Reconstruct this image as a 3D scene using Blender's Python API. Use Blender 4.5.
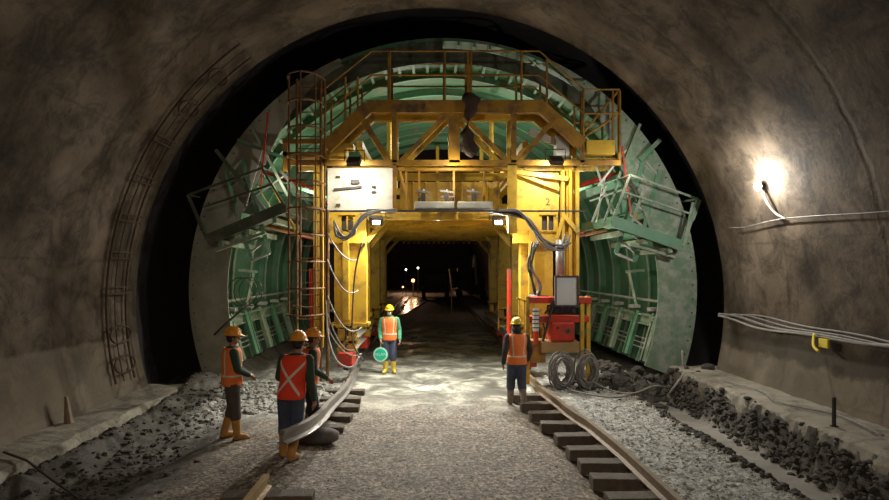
import bpy, bmesh, math, random
from mathutils import Vector, Matrix, noise
random.seed(7)
R = math.radians
C = bpy.context.scene.collection
S = bpy.context.scene
for o in list(bpy.data.objects): bpy.data.objects.remove(o)

# ------------------------------------------------------------------ camera, world, lights, exposure
CZ = 2.67; F = 593.0
cam_d = bpy.data.cameras.new('camera'); cam = bpy.data.objects.new('camera', cam_d); C.objects.link(cam)
cam.location = (0, 0, CZ); cam.rotation_euler = (R(90), 0, 0)
cam_d.sensor_width = 36; cam_d.lens = 36 * F / 889
cam_d.shift_x = 14.5 / 889; cam_d.shift_y = 20 / 889
cam_d.clip_start = 0.05; cam_d.clip_end = 300
S.camera = cam
w = bpy.data.worlds.new('world'); S.world = w; w.use_nodes = True
w.node_tree.nodes['Background'].inputs[0].default_value = (0.95, 0.9, 0.8, 1)
w.node_tree.nodes['Background'].inputs[1].default_value = 0.03
S.view_settings.view_transform = 'Standard'; S.view_settings.look = 'None'
S.view_settings.exposure = 0.0; S.view_settings.gamma = 1.0; S.view_settings.use_curve_mapping = False

def light(name, kind, loc, power, col, size=0.1, target=None, sizey=None, spot=None, spread=None):
    d = bpy.data.lights.new(name, kind); d.energy = power; d.color = col
    if kind == 'AREA':
        d.size = size
        if sizey: d.shape = 'RECTANGLE'; d.size_y = sizey
        if spread: d.spread = R(spread)
    else: d.shadow_soft_size = size
    if kind == 'SPOT': d.spot_size = R(spot or 90); d.spot_blend = 0.7
    o = bpy.data.objects.new(name, d); C.objects.link(o); o.location = loc
    if target: o.rotation_euler = (Vector(target) - Vector(loc)).to_track_quat('-Z', 'Y').to_euler()
    return o
# tunnel lighting behind the photographer and inside the gantry, plus added fill lights
light('tunnel_light_behind', 'AREA', (-.5, -4, 5.0), 80, (1, .82, .66), 3.0, (0, 7.5, 0), 1.5, None, 110)
light('wall_lamp_light', 'POINT', (5.36, 10.0, 4.07), 185, (1, .97, .90), .05)
light('truss_fill', 'POINT', (.5, 13.1, 4.80), 40, (1, .93, .75), .02)  # added fill without a fitting, brightens the girder behind the truss
light('shoulder_fill_left', 'POINT', (-3.35, 13.2, 4.6), 12, (1, .95, .82), .02)  # added fill without a fitting, brightens the left shoulder
light('shoulder_fill_right', 'POINT', (4.3, 13.0, 4.9), 12, (1, .95, .82), .02)  # added fill without a fitting, brightens the right shoulder
for a_, r_, y_, p_ in ((60, 4.6, 16.8, 40), (100, 4.3, 17.6, 70), (70, 4.2, 18.5, 50), (140, 4.3, 17.0, 30)):
    light('shell_light', 'POINT', (0.3 + r_*math.cos(R(a_)), y_, 2.2 + r_*math.sin(R(a_))), p_, (1, .97, .84), .02)
light('shell_light_deep', 'POINT', (0.3, 22.0, 5.9), 70, (1, .93, .75), .05)
light('deck_light_left', 'POINT', (-3.2, 15.8, 4.7), 50, (1, .93, .8), .06)
light('deck_light_right', 'POINT', (3.9, 15.8, 4.7), 50, (1, .93, .8), .06)
light('wing_light_left', 'POINT', (-3.3, 14.3, 2.9), 42, (1, .95, .82), .06)
light('wing_light_right', 'POINT', (4.0, 14.3, 2.9), 32, (1, .95, .82), .06)
light('passage_light', 'SPOT', (0.2, 15.0, 3.75), 620, (1, .97, .88), .03, (0.2, 13.2, 0), spot=150)
light('far_light', 'POINT', (-2.6, 66, 2.9), 330, (1, .58, .34), .25)
light('far_light', 'POINT', (-1.5, 59.5, 1.5), 60, (1, .5, .22), .15)

# ------------------------------------------------------------------ materials
M = {}
def mat(name, col, col2=None, scale=4, rough=.6, metal=0, bump=0, bscale=30, dirt=None, dscale=1.5, damt=.5, rough2=None, spec=.5, emit=None, estr=0, detail=8):
    m = bpy.data.materials.new(name); m.use_nodes = True; nt = m.node_tree; N = nt.nodes; L = nt.links
    b = N['Principled BSDF']
    b.inputs['Roughness'].default_value = rough; b.inputs['Metallic'].default_value = metal
    b.inputs['Specular IOR Level'].default_value = spec
    b.inputs['Base Color'].default_value = (*col, 1)
    tc = N.new('ShaderNodeTexCoord')
    if col2 is not None:
        n = N.new('ShaderNodeTexNoise'); n.inputs['Scale'].default_value = scale; n.inputs['Detail'].default_value = detail; n.inputs['Roughness'].default_value = .65
        L.new(tc.outputs['Object'], n.inputs['Vector'])
        r = N.new('ShaderNodeValToRGB'); r.color_ramp.elements[0].position = .35; r.color_ramp.elements[1].position = .68
        r.color_ramp.elements[0].color = (*col, 1); r.color_ramp.elements[1].color = (*col2, 1)
        L.new(n.outputs['Fac'], r.inputs['Fac']); out = r.outputs['Color']
        if dirt is not None:
            n2 = N.new('ShaderNodeTexNoise'); n2.inputs['Scale'].default_value = dscale; n2.inputs['Detail'].default_value = 10; n2.inputs['Roughness'].default_value = .7
            L.new(tc.outputs['Object'], n2.inputs['Vector'])
            r2 = N.new('ShaderNodeValToRGB'); r2.color_ramp.elements[0].position = .62 - damt * .3; r2.color_ramp.elements[1].position = .72 - damt * .1
            L.new(n2.outputs['Fac'], r2.inputs['Fac'])
            mx = N.new('ShaderNodeMixRGB'); mx.inputs[2].default_value = (*dirt, 1)
            L.new(r2.outputs['Color'], mx.inputs[0]); L.new(out, mx.inputs[1]); out = mx.outputs[0]
        L.new(out, b.inputs['Base Color'])
        if rough2 is not None:
            mr = N.new('ShaderNodeMapRange'); mr.inputs[1].default_value = .4; mr.inputs[2].default_value = .6
            mr.inputs[3].default_value = rough; mr.inputs[4].default_value = rough2
            L.new(n.outputs['Fac'], mr.inputs[0]); L.new(mr.outputs[0], b.inputs['Roughness'])
    if bump:
        n3 = N.new('ShaderNodeTexNoise'); n3.inputs['Scale'].default_value = bscale; n3.inputs['Detail'].default_value = 6
        L.new(tc.outputs['Object'], n3.inputs['Vector'])
        bp = N.new('ShaderNodeBump'); bp.inputs['Strength'].default_value = bump; bp.inputs['Distance'].default_value = .03
        L.new(n3.outputs['Fac'], bp.inputs['Height']); L.new(bp.outputs[0], b.inputs['Normal'])
    if emit: b.inputs['Emission Color'].default_value = (*emit, 1); b.inputs['Emission Strength'].default_value = estr
    M[name] = m; return m
mat('yellow', (.66, .43, .035), (.52, .31, .03), 2.5, .5, 0, .15, 12, (.16, .11, .05), 2.2, .35)
mat('yellow_dirty_shaded', (.42, .22, .015), (.28, .13, .015), 3, .6, 0, .15, 12, (.10, .06, .03), 2.2, .5)  # dirtier yellow, also the painted shade of the backlit front truss
mat('green', (.12, .29, .165), (.09, .22, .125), 2.5, .55, 0, .15, 12, (.23, .25, .19), 1.6, .4)
mat('green_dusty', (.15, .28, .165), (.30, .34, .245), 2.2, .7, 0, .2, 12, (.46, .47, .40), 3.2, .55)
mat('grey_dusty', (.24, .25, .18), (.34, .31, .23), 1.6, .8, 0, .2, 12, (.36, .33, .27), 1.6, .4)
mat('green_skin_shaded', (.075, .215, .11), (.055, .15, .08), 2.5, .55, 0, .15, 12, (.17, .19, .13), 1.6, .4)  # darker copy of green, shade between the ribs put into the colour
mat('rib_pale_lit', (.30, .40, .30), (.20, .32, .21), 2.5, .6, 0, .15, 12, (.42, .42, .34), 2.6, .4)  # lit rib edges put into the colour, paler and dustier than green
mat('green_dark', (.06, .09, .05), (.05, .06, .035), 3, .6, 0, .1, 12, (.16, .15, .11), 2, .5)  # dark green, also the painted shade of the front ring
mat('rust_dark', (.085, .05, .025), (.05, .03, .018), 6, .8, 0, .2, 30)
mat('rust', (.24, .11, .03), (.13, .06, .02), 6, .75, 0, .2, 30)
mat('red', (.62, .04, .015), (.45, .03, .015), 4, .45, 0, .1, 20, (.13, .07, .05), 3, .4)
mat('steel', (.34, .32, .29), (.22, .20, .18), 7, .45, .5, .15, 40)
mat('dark_steel', (.05, .045, .04), (.08, .06, .045), 7, .6, .3, .15, 40)
mat('pale_steel', (.50, .50, .44), (.35, .34, .28), 5, .55, .1, .1, 40)
mat('hose', (.16, .15, .14), (.28, .26, .24), 9, .55, 0, .1, 40)
mat('black_rubber', (.02, .02, .02), (.035, .035, .03), 9, .5)
mat('wood', (.14, .11, .08), (.075, .06, .045), 7, .8, 0, .5, 40)
mat('white_board', (.62, .63, .64), (.55, .56, .56), 3, .4)
mat('rock', (.075, .064, .05), (.035, .030, .024), 7, .85, 0, .6, 30)
mat('rock_brown', (.20, .17, .125), (.10, .085, .065), 7, .7, 0, .6, 30)
mat('rock_pale', (.50, .49, .44), (.28, .27, .24), 7, .8, 0, .6, 30)
mat('helmet_orange', (.80, .33, .02), (.7, .28, .02), 8, .35)
mat('helmet_yellow', (.80, .58, .02), (.72, .50, .02), 8, .35)
mat('vest_red', (.95, .07, .02), (.85, .055, .015), 9, .8, 0, .2, 60)
mat('vest_orange', (.95, .24, .05), (.85, .20, .04), 9, .8, 0, .2, 60)
mat('reflective', (.78, .74, .62), (.66, .62, .50), 20, .35)
mat('sleeve_green', (.035, .07, .035), (.025, .05, .03), 12, .85, 0, .3, 60)
mat('sleeve_bright', (.08, .38, .22), (.06, .28, .16), 12, .85, 0, .3, 60)
mat('dark_cloth', (.045, .04, .04), (.03, .028, .03), 12, .85, 0, .3, 60)
mat('denim', (.07, .085, .14), (.045, .06, .10), 12, .85, 0, .3, 60)
mat('grey_trousers', (.10, .08, .07), (.07, .055, .05), 12, .85, 0, .3, 60)
mat('boot_tan', (.55, .27, .06), (.38, .18, .05), 10, .6, 0, .1, 30)
mat('boot_yellow', (.72, .55, .06), (.55, .40, .08), 10, .5, 0, .1, 30)
mat('boot_grey', (.26, .21, .16), (.16, .13, .10), 10, .7, 0, .1, 30)
mat('skin', (.36, .18, .10), (.30, .15, .08), 10, .55)
mat('hair', (.015, .012, .01), (.02, .015, .012), 20, .6)
mat('mask', (.75, .76, .75), (.68, .69, .68), 10, .8)
mat('sign_green', (.02, .55, .35), (.02, .48, .30), 8, .4)
mat('sign_pale', (.45, .88, .72), (.42, .82, .66), 8, .4)
mat('tarp', (.06, .035, .02), (.035, .02, .012), 8, .8, 0, .5, 20)
mat('lamp_glow', (1, .97, .9), emit=(1, .96, .88), estr=45)
mat('flood_glow', (1, .95, .8), emit=(1, .93, .78), estr=12)
mat('warm_glow', (1, .5, .2), emit=(1, .42, .14), estr=5)
mat('cable_pale', (.36, .34, .29), (.24, .22, .19), 9, .6)
mat('yellow_tag', (.75, .6, .03), (.65, .5, .03), 9, .6)
mat('pale_paint', (.62, .60, .52), (.55, .50, .38), 2.5, .5, 0, .1, 20, (.35, .28, .12), 2.5, .35)
mat('rail_rust', (.26, .19, .12), (.17, .12, .075), 6, .55, .2, .15, 30)
mat('sack_cloth', (.17, .15, .14), (.11, .10, .09), 6, .9, 0, .4, 30)
mat('tan_metal', (.42, .28, .12), (.32, .2, .08), 6, .6, 0, .1, 20)
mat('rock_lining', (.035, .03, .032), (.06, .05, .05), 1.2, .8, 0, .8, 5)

def lining_mat():
    m = bpy.data.materials.new('concrete_lining'); m.use_nodes = True; nt = m.node_tree; N = nt.nodes; L = nt.links
    b = N['Principled BSDF']; b.inputs['Roughness'].default_value = .85; b.inputs['Specular IOR Level'].default_value = .25
    tc = N.new('ShaderNodeTexCoord'); uv = N.new('ShaderNodeSeparateXYZ'); L.new(tc.outputs['UV'], uv.inputs[0])
    ob = N.new('ShaderNodeSeparateXYZ'); L.new(tc.outputs['Object'], ob.inputs[0])
    def noise_(s, d=8, r=.65, vec=None, dist=0):
        n = N.new('ShaderNodeTexNoise'); n.inputs['Scale'].default_value = s; n.inputs['Detail'].default_value = d; n.inputs['Roughness'].default_value = r; n.inputs['Distortion'].default_value = dist
        L.new(vec or tc.outputs['Object'], n.inputs['Vector']); return n.outputs['Fac']
    def ramp(f, stops):
        r = N.new('ShaderNodeValToRGB'); e = r.color_ramp.elements
        while len(e) < len(stops): e.new(.5)
        for i, (p, c) in enumerate(stops): e[i].position = p; e[i].color = (*c, 1) if not isinstance(c, (int, float)) else (c, c, c, 1)
        L.new(f, r.inputs['Fac']); return r.outputs['Color']
    def mth(op, a, b_=None, c_=None):
        n = N.new('ShaderNodeMath'); n.operation = op
        for i, v in enumerate((a, b_, c_)):
            if v is None: continue
            if isinstance(v, (int, float)): n.inputs[i].default_value = v
            else: L.new(v, n.inputs[i])
        return n.outputs[0]
    def mix(f, a, b_, mode='MIX'):
        n = N.new('ShaderNodeMixRGB'); n.blend_type = mode
        for i, v in enumerate((f, a, b_)):
            if isinstance(v, (int, float)): n.inputs[i].default_value = v if i == 0 else (v, v, v, 1)
            elif isinstance(v, tuple): n.inputs[i].default_value = (*v, 1)
            else: L.new(v, n.inputs[i])
        return n.outputs[0]
    base = ramp(noise_(.55, 10, .62), [(.36, (.042, .030, .019)), (.50, (.11, .083, .057)), (.66, (.19, .147, .104))])
    big = ramp(noise_(1.7, 12, .75, None, .6), [(.40, .25), (.54, 1.0)])
    c = mix(.75, base, big, 'MULTIPLY')
    sp = ramp(noise_(7, 8, .8), [(.30, .3), (.42, 1.0)])
    c = mix(.45, c, sp, 'MULTIPLY')
    # dark streaky blotches along the formwork joints
    wob = noise_(3, 5, .7)
    yy = mth('ADD', uv.outputs[1], mth('MULTIPLY', wob, .16))
    ring = mth('ABSOLUTE', mth('SUBTRACT', mth('FRACT', mth('DIVIDE', yy, 2.25)), .5))
    ringm = ramp(ring, [(.0, 1.0), (.012, .7), (.03, 0.0)])
    uu = mth('ADD', uv.outputs[0], mth('MULTIPLY', wob, .12))
    lon = mth('ABSOLUTE', mth('SUBTRACT', mth('FRACT', mth('DIVIDE', uu, 2.45)), .5))
    lonm = ramp(lon, [(.0, 1.0), (.006, .6), (.014, 0.0)])
    brk = ramp(noise_(.9, 6, .7), [(.40, 0.0), (.60, 1.0)])
    c = mix(mth('MULTIPLY', ringm, mth('MULTIPLY', brk, .75)), c, (.035, .025, .015))
    c = mix(mth('MULTIPLY', lonm, mth('MULTIPLY', brk, .55)), c, (.04, .03, .02))
    near = ramp(ring, [(.0, 1.0), (.16, 0.0)])
    blot = ramp(noise_(2.6, 12, .8, None, 1.0), [(.52, 0.0), (.60, 1.0)])
    c = mix(mth('MULTIPLY', mth('MULTIPLY', near, blot), .75), c, (.03, .022, .014))
    # paler washed band low on the wall, with an uneven upper edge
    zz = mth('ADD', ob.outputs[2], mth('MULTIPLY', noise_(.8, 6, .7), -1.0))
    low = ramp(mth('DIVIDE', mth('ADD', ob.outputs[2], mth('MULTIPLY', noise_(.8, 6, .7), -.35)), 4.0), [(.295, 1.0), (.31, 0.0)])
    c = mix(mth('MULTIPLY', low, .42), c, mix(.5, (.24, .205, .155), sp, 'MULTIPLY'))
    # damp dark band under the cables on the right hand wall
    z2 = mth('ADD', ob.outputs[2], mth('MULTIPLY', noise_(1.6, 8, .7), -.5))
    band = mth('MULTIPLY', ramp(mth('DIVIDE', z2, 3.0), [(.28, 0.0), (.31, 1.0), (.40, 1.0), (.43, 0.0)]), mth('GREATER_THAN', ob.outputs[0], 0.0))
    c = mix(mth('MULTIPLY', band, .75), c, (.045, .036, .026))
    L.new(c, b.inputs['Base Color'])
    bp = N.new('ShaderNodeBump'); bp.inputs['Strength'].default_value = .35; bp.inputs['Distance'].default_value = .04
    L.new(mth('ADD', noise_(6, 10, .7), mth('MULTIPLY', ringm, -.6)), bp.inputs['Height']); L.new(bp.outputs[0], b.inputs['Normal'])
    M['lining'] = m
lining_mat()

def ground_mat():
    m = bpy.data.materials.new('muddy_ground'); m.use_nodes = True; nt = m.node_tree; N = nt.nodes; L = nt.links
    b = N['Principled BSDF']; b.inputs['Specular IOR Level'].default_value = .5
    tc = N.new('ShaderNodeTexCoord'); ob = N.new('ShaderNodeSeparateXYZ'); L.new(tc.outputs['Object'], ob.inputs[0])
    def noise_(s, d=8, r=.65, dist=0):
        n = N.new('ShaderNodeTexNoise'); n.inputs['Scale'].default_value = s; n.inputs['Detail'].default_value = d; n.inputs['Roughness'].default_value = r; n.inputs['Distortion'].default_value = dist
        L.new(tc.outputs['Object'], n.inputs['Vector']); return n.outputs['Fac']
    def ramp(f, stops):
        r = N.new('ShaderNodeValToRGB'); e = r.color_ramp.elements
        while len(e) < len(stops): e.new(.5)
        for i, (p, c) in enumerate(stops): e[i].position = p; e[i].color = (*c, 1) if not isinstance(c, (int, float)) else (c, c, c, 1)
        L.new(f, r.inputs['Fac']); return r.outputs['Color']
    def mth(op, a, b_=None):
        n = N.new('ShaderNodeMath'); n.operation = op
        for i, v in enumerate((a, b_)):
            if v is None: continue
            if isinstance(v, (int, float)): n.inputs[i].default_value = v
            else: L.new(v, n.inputs[i])
        return n.outputs[0]
    def mix(f, a, b_, mode='MIX'):
        n = N.new('ShaderNodeMixRGB'); n.blend_type = mode
        for i, v in enumerate((f, a, b_)):
            if isinstance(v, (int, float)): n.inputs[i].default_value = v if i == 0 else (v, v, v, 1)
            elif isinstance(v, tuple): n.inputs[i].default_value = (*v, 1)
            else: L.new(v, n.inputs[i])
        return n.outputs[0]
    def mr(v, a, b_):
        n = N.new('ShaderNodeMapRange'); n.inputs[1].default_value = a; n.inputs[2].default_value = b_; L.new(v, n.inputs[0]); return n.outputs[0]
    X = mth('ADD', ob.outputs[0], mth('MULTIPLY', mth('SUBTRACT', noise_(1.3, 6, .7), .5), 1.2))
    Y = mth('ADD', ob.outputs[1], mth('MULTIPLY', mth('SUBTRACT', noise_(.8, 6, .7), .5), 3.0))
    gravel = ramp(noise_(16, 10, .8), [(.40, (.045, .034, .023)), (.5, (.21, .165, .118)), (.60, (.66, .55, .42))])
    slurry = ramp(noise_(1.15, 12, .72, .8), [(.42, (.12, .117, .095)), (.50, (.22, .22, .18)), (.58, (.50, .49, .41))])
    tread = ramp(noise_(2.6, 10, .75), [(.38, .30), (.58, 1.0)])
    c = mix(.7, gravel, tread, 'MULTIPLY')
    fs = mth('MULTIPLY', mr(Y, 10.3, 13.0), mth('SUBTRACT', 1.0, mr(Y, 24, 30)))
    c = mix(fs, c, slurry)
    # mud on the left, pale crushed stone beyond the right rail and by the left formwork foot
    mud = ramp(noise_(5, 10, .8), [(.36, (.035, .03, .022)), (.62, (.12, .105, .08))])
    c = mix(mr(mth('MULTIPLY', X, -1.0), 2.9, 3.5), c, mud)
    pale = ramp(noise_(9, 10, .85), [(.40, (.12, .115, .10)), (.50, (.34, .335, .30)), (.60, (.62, .61, .55))])
    pl = mth('MULTIPLY', mth('MULTIPLY', mr(mth('MULTIPLY', X, -1.0), 1.9, 2.3), mr(Y, 9.6, 11.0)), mth('SUBTRACT', 1.0, mr(mth('MULTIPLY', X, -1.0), 3.9, 4.6)))
    pr = mth('MULTIPLY', mr(ob.outputs[0], 2.55, 2.7), mth('SUBTRACT', 1.0, mr(X, 3.8, 4.1)))
    c = mix(mth('MAXIMUM', pl, pr), c, pale)
    # smooth grey silt in the side ditch
    silt = ramp(noise_(1.8, 6, .6), [(.3, (.20, .185, .16)), (.7, (.30, .28, .24))])
    dd = mth('MULTIPLY', mr(ob.outputs[0], 4.20, 4.28), mth('SUBTRACT', 1.0, mr(ob.outputs[0], 4.82, 4.88)))
    c = mix(mr(ob.outputs[0], 4.82, 4.88), c, mud)
    c = mix(dd, c, silt)
    L.new(c, b.inputs['Base Color'])
    wet = ramp(noise_(.9, 8, .7, .8), [(.40, .34), (.56, .85)])
    rg = mix(mth('MULTIPLY', fs, 1.0), .72, wet)
    L.new(rg, b.inputs['Roughness'])
    bp = N.new('ShaderNodeBump'); bp.inputs['Strength'].default_value = .7; bp.inputs['Distance'].default_value = .035
    hh = mth('MULTIPLY', noise_(22, 8, .75), mth('SUBTRACT', 1.0, mth('MULTIPLY', mth('MAXIMUM', fs, dd), .94)))
    L.new(hh, bp.inputs['Height']); L.new(bp.outputs[0], b.inputs['Normal'])
    M['ground'] = m
ground_mat()
mat('bench', (.24, .215, .165), (.34, .31, .245), 2.2, .85, 0, .5, 14, (.10, .085, .065), 2.5, .45)

# ------------------------------------------------------------------ helpers
def frame_from(d, up=Vector((0, 0, 1))):
    d = d.normalized()
    if abs(d.dot(up)) > .98: up = Vector((0, 1, 0))
    s = d.cross(up).normalized(); u = s.cross(d).normalized()
    return s, u
class MB:
    def __init__(self): self.v = []; self.f = []
    def add(self, vs, fs):
        n = len(self.v); self.v += [Vector(a) for a in vs]; self.f += [[i + n for i in f] for f in fs]; return self
    def box(self, x0, x1, y0, y1, z0, z1):
        return self.add([(x0,y0,z0),(x1,y0,z0),(x1,y1,z0),(x0,y1,z0),(x0,y0,z1),(x1,y0,z1),(x1,y1,z1),(x0,y1,z1)],
            [(0,3,2,1),(4,5,6,7),(0,1,5,4),(1,2,6,5),(2,3,7,6),(3,0,4,7)])
    def bar(self, p0, p1, w, h, up=(0, 0, 1)):
        p0 = Vector(p0); p1 = Vector(p1); s, u = frame_from(p1 - p0, Vector(up)); s = s * w / 2; u = u * h / 2
        vs = [p0-s-u, p0+s-u, p0+s+u, p0-s+u, p1-s-u, p1+s-u, p1+s+u, p1-s+u]
        return self.add(vs, [(0,1,2,3),(7,6,5,4),(0,4,5,1),(1,5,6,2),(2,6,7,3),(3,7,4,0)])
    def ibeam(self, p0, p1, w, h, t=.03, up=(0, 0, 1)):
        p0 = Vector(p0); p1 = Vector(p1); s, u = frame_from(p1 - p0, Vector(up))
        self.bar(p0 + u*(h-t)/2, p1 + u*(h-t)/2, w, t, up); self.bar(p0 - u*(h-t)/2, p1 - u*(h-t)/2, w, t, up)
        return self.bar(p0, p1, t, h - t, up)
    def tube(self, pts, r, n=8, rs=None):
        pts = [Vector(p) for p in pts]; k = len(pts); rings = []; pu = None
        for i, p in enumerate(pts):
            d = (pts[min(i+1, k-1)] - pts[max(i-1, 0)])
            if d.length < 1e-9: d = Vector((0, 0, 1))
            d.normalize()
            if pu is None: s, u = frame_from(d)
            else:
                u = pu - d * pu.dot(d)
                if u.length < 1e-6: s, u = frame_from(d)
                u.normalize(); s = d.cross(u)
            pu = u; rr = rs[i] if rs else r
            rings.append([p + s * math.cos(2*math.pi*j/n) * rr + u * math.sin(2*math.pi*j/n) * rr for j in range(n)])
        vs = [q for ring in rings for q in ring]; fs = []
        for i in range(k-1):
            for j in range(n): a = i*n+j; b = i*n+(j+1)%n; fs.append((a, b, b+n, a+n))
        fs.append(tuple(range(n))[::-1]); fs.append(tuple(range((k-1)*n, k*n)))
        return self.add(vs, fs)
    def loft(self, rings, cap=True):
        n = len(rings[0]); vs = [q for r in rings for q in r]; fs = []
        for i in range(len(rings)-1):
            for j in range(n): a = i*n+j; b = i*n+(j+1)%n; fs.append((a, b, b+n, a+n))
        if cap: fs.append(tuple(range(n))[::-1]); fs.append(tuple(range((len(rings)-1)*n, len(rings)*n)))
        return self.add(vs, fs)
    def capsule(self, p0, r0, p1, r1, n=14, sx=1, sy=1, ref=(0, 1, 0)):
        p0 = Vector(p0); p1 = Vector(p1); d = (p1-p0); L_ = d.length
        if L_ < 1e-6: d = Vector((0, 0, 1))
        d.normalize(); s, u = frame_from(d, Vector(ref)); rings = []
        for k in range(5):
            a = R(-85 + k*85/4.0); rings.append((p0 + d*math.sin(a)*r0, math.cos(a)*r0))
        for k in range(5):
            a = R(k*85/4.0); rings.append((p1 + d*math.sin(a)*r1, math.cos(a)*r1))
        return self.loft([[c + s*math.cos(2*math.pi*j/n)*rr*sx + u*math.sin(2*math.pi*j/n)*rr*sy for j in range(n)] for c, rr in rings])
    def ellipsoid(self, c, rx, ry, rz, n=16, m=10, z0=-88, z1=88):
        c = Vector(c); rings = []
        for k in range(m+1):
            a = R(z0 + (z1-z0)*k/m)
            rings.append([c + Vector((rx*math.cos(a)*math.cos(2*math.pi*j/n), ry*math.cos(a)*math.sin(2*math.pi*j/n), rz*math.sin(a))) for j in range(n)])
        return self.loft(rings)
    def prism(self, pts, y0, y1, axis='y'):
        n = len(pts)
        f = (lambda p, t: (p[0], t, p[1])) if axis == 'y' else ((lambda p, t: (t, p[0], p[1])) if axis == 'x' else (lambda p, t: (p[0], p[1], t)))
        vs = [f(p, y0) for p in pts] + [f(p, y1) for p in pts]
        return self.add(vs, [tuple(range(n)), tuple(range(n, 2*n))[::-1]] + [(i, i+n, (i+1) % n + n, (i+1) % n) for i in range(n)])
    def merge(self, o): return self.add(o.v, o.f)
    def transform(self, mtx): self.v = [mtx @ v for v in self.v]; return self
    def build(self, name, m, parent=None, smooth=False, origin=None, bevel=0):
        if parent is not None: org = world_org(parent)
        elif origin is not None: org = Vector(origin)
        else:
            xs = [v.x for v in self.v]; ys = [v.y for v in self.v]; zs = [v.z for v in self.v]
            org = Vector(((min(xs)+max(xs))/2, (min(ys)+max(ys))/2, min(zs)))
        me = bpy.data.meshes.new(name); me.from_pydata([v - org for v in self.v], [], self.f)
        bm = bmesh.new(); bm.from_mesh(me); bmesh.ops.recalc_face_normals(bm, faces=bm.faces); bm.to_mesh(me); bm.free()
        if smooth:
            for p in me.polygons: p.use_smooth = True
        me.materials.append(M[m] if isinstance(m, str) else m)
        o = bpy.data.objects.new(name, me); C.objects.link(o)
        if parent is not None: o.parent = parent
        else: o.location = org
        if bevel:
            bv = o.modifiers.new('bevel', 'BEVEL'); bv.width = bevel; bv.segments = 2; bv.limit_method = 'ANGLE'
        return o
def world_org(o):
    p = Vector((0, 0, 0))
    while o is not None: p += o.location; o = o.parent
    return p
def empty(name, loc, rz=0):
    o = bpy.data.objects.new(name, None); C.objects.link(o); o.location = loc; o.rotation_euler = (0, 0, rz); o.empty_display_size = .2; return o
def tag(o, label, cat, group=None, kind=None):
    o['label'] = label; o['category'] = cat
    if group: o['group'] = group
    if kind: o['kind'] = kind
    return o
def copy_tree(o, parent=None):
    c = o.copy(); C.objects.link(c); c.parent = parent
    for ch in [x for x in bpy.data.objects if x.parent == o]: copy_tree(ch, c)
    return c
def at(px, py, Y): return Vector(((px-430)/F*Y, Y, CZ+(270-py)/F*Y))
def catenary(a, b, sag, n=14):
    a = Vector(a); b = Vector(b)
    return [a.lerp(b, i/n) - Vector((0, 0, sag*4*(i/n)*(1-i/n))) for i in range(n+1)]
def smooth_path(pts, k=5):
    pts = [Vector(p) for p in pts]; out = []
    P = [pts[0]] + pts + [pts[-1]]
    for i in range(1, len(P)-2):
        for j in range(k):
            t = j/k; p0, p1, p2, p3 = P[i-1], P[i], P[i+1], P[i+2]
            out.append(.5*((2*p1) + (p2-p0)*t + (2*p0-5*p1+4*p2-p3)*t*t + (3*p1-p0-3*p2+p3)*t*t*t))
    out.append(pts[-1]); return out
def remeshed(mb, name, m, parent, voxel=.01, it=4):
    me = bpy.data.meshes.new('tmp'); me.from_pydata(mb.v, [], mb.f)
    bm = bmesh.new(); bm.from_mesh(me)
    bmesh.ops.recalc_face_normals(bm, faces=bm.faces); bm.to_mesh(me); bm.free()
    t = bpy.data.objects.new('tmp', me); C.objects.link(t)
    r = t.modifiers.new('r', 'REMESH'); r.mode = 'VOXEL'; r.voxel_size = voxel
    s = t.modifiers.new('s', 'SMOOTH'); s.iterations = it; s.factor = .5
    dg = bpy.context.evaluated_depsgraph_get(); dg.update()
    e = bpy.data.meshes.new_from_object(t.evaluated_get(dg)); e.name = name
    bpy.data.objects.remove(t)
    e.materials.clear(); e.materials.append(M[m])
    for p in e.polygons: p.use_smooth = True
    o = bpy.data.objects.new(name, e); C.objects.link(o); o.parent = parent
    return o
def text(body, name, m, parent, loc, size, rot, ext=.002):
    cu = bpy.data.curves.new('t', 'FONT'); cu.body = body; cu.size = size; cu.extrude = ext; cu.align_x = 'CENTER'; cu.align_y = 'CENTER'
    t = bpy.data.objects.new('t', cu); C.objects.link(t)
    dg = bpy.context.evaluated_depsgraph_get(); dg.update()
    e = bpy.data.meshes.new_from_object(t.evaluated_get(dg)); bpy.data.objects.remove(t)
    e.materials.clear(); e.materials.append(M[m])
    o = bpy.data.objects.new(name, e); C.objects.link(o); o.parent = parent; o.location = loc; o.rotation_euler = rot
    return o
def nz(x, y, z=0, s=1): return noise.noise(Vector((x*s, y*s, z)))

# ------------------------------------------------------------------ setting: lining, rock, ground, benches
def arc_surface(name, m, cx, cz, r, y0, y1, a0, a1, na, ny, thick, disp=0):
    bm = bmesh.new(); uvl = bm.loops.layers.uv.new('UVMap'); g = []
    for i in range(na+1):
        a = R(a0 + (a1-a0)*i/na); row = []
        for j in range(ny+1):
            y = y0 + (y1-y0)*j/ny; rr = r
            if disp: rr += disp*(nz(a*6, y*1.1) + .5*nz(a*14, y*3, 3))
            row.append(bm.verts.new((cx+rr*math.cos(a), y, cz+rr*math.sin(a))))
        g.append(row)
    for i in range(na):
        for j in range(ny):
            f = bm.faces.new((g[i][j], g[i+1][j], g[i+1][j+1], g[i][j+1])); f.smooth = True
            for l, (ii, jj) in zip(f.loops, ((i, j), (i+1, j), (i+1, j+1), (i, j+1))):
                l[uvl].uv = (r*R(a0+(a1-a0)*ii/na), y0+(y1-y0)*jj/ny)
    me = bpy.data.meshes.new(name); bm.to_mesh(me); bm.free(); me.materials.append(M[m])
    o = bpy.data.objects.new(name, me); C.objects.link(o); o['kind'] = 'structure'
    sd = o.modifiers.new('solid', 'SOLIDIFY'); sd.thickness = thick; sd.offset = -1
    return o
lin = arc_surface('wall_lining', 'lining', 0, 2.0, 6.1, -9, 12.3, -24, 204, 128, 20, -.45)
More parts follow.
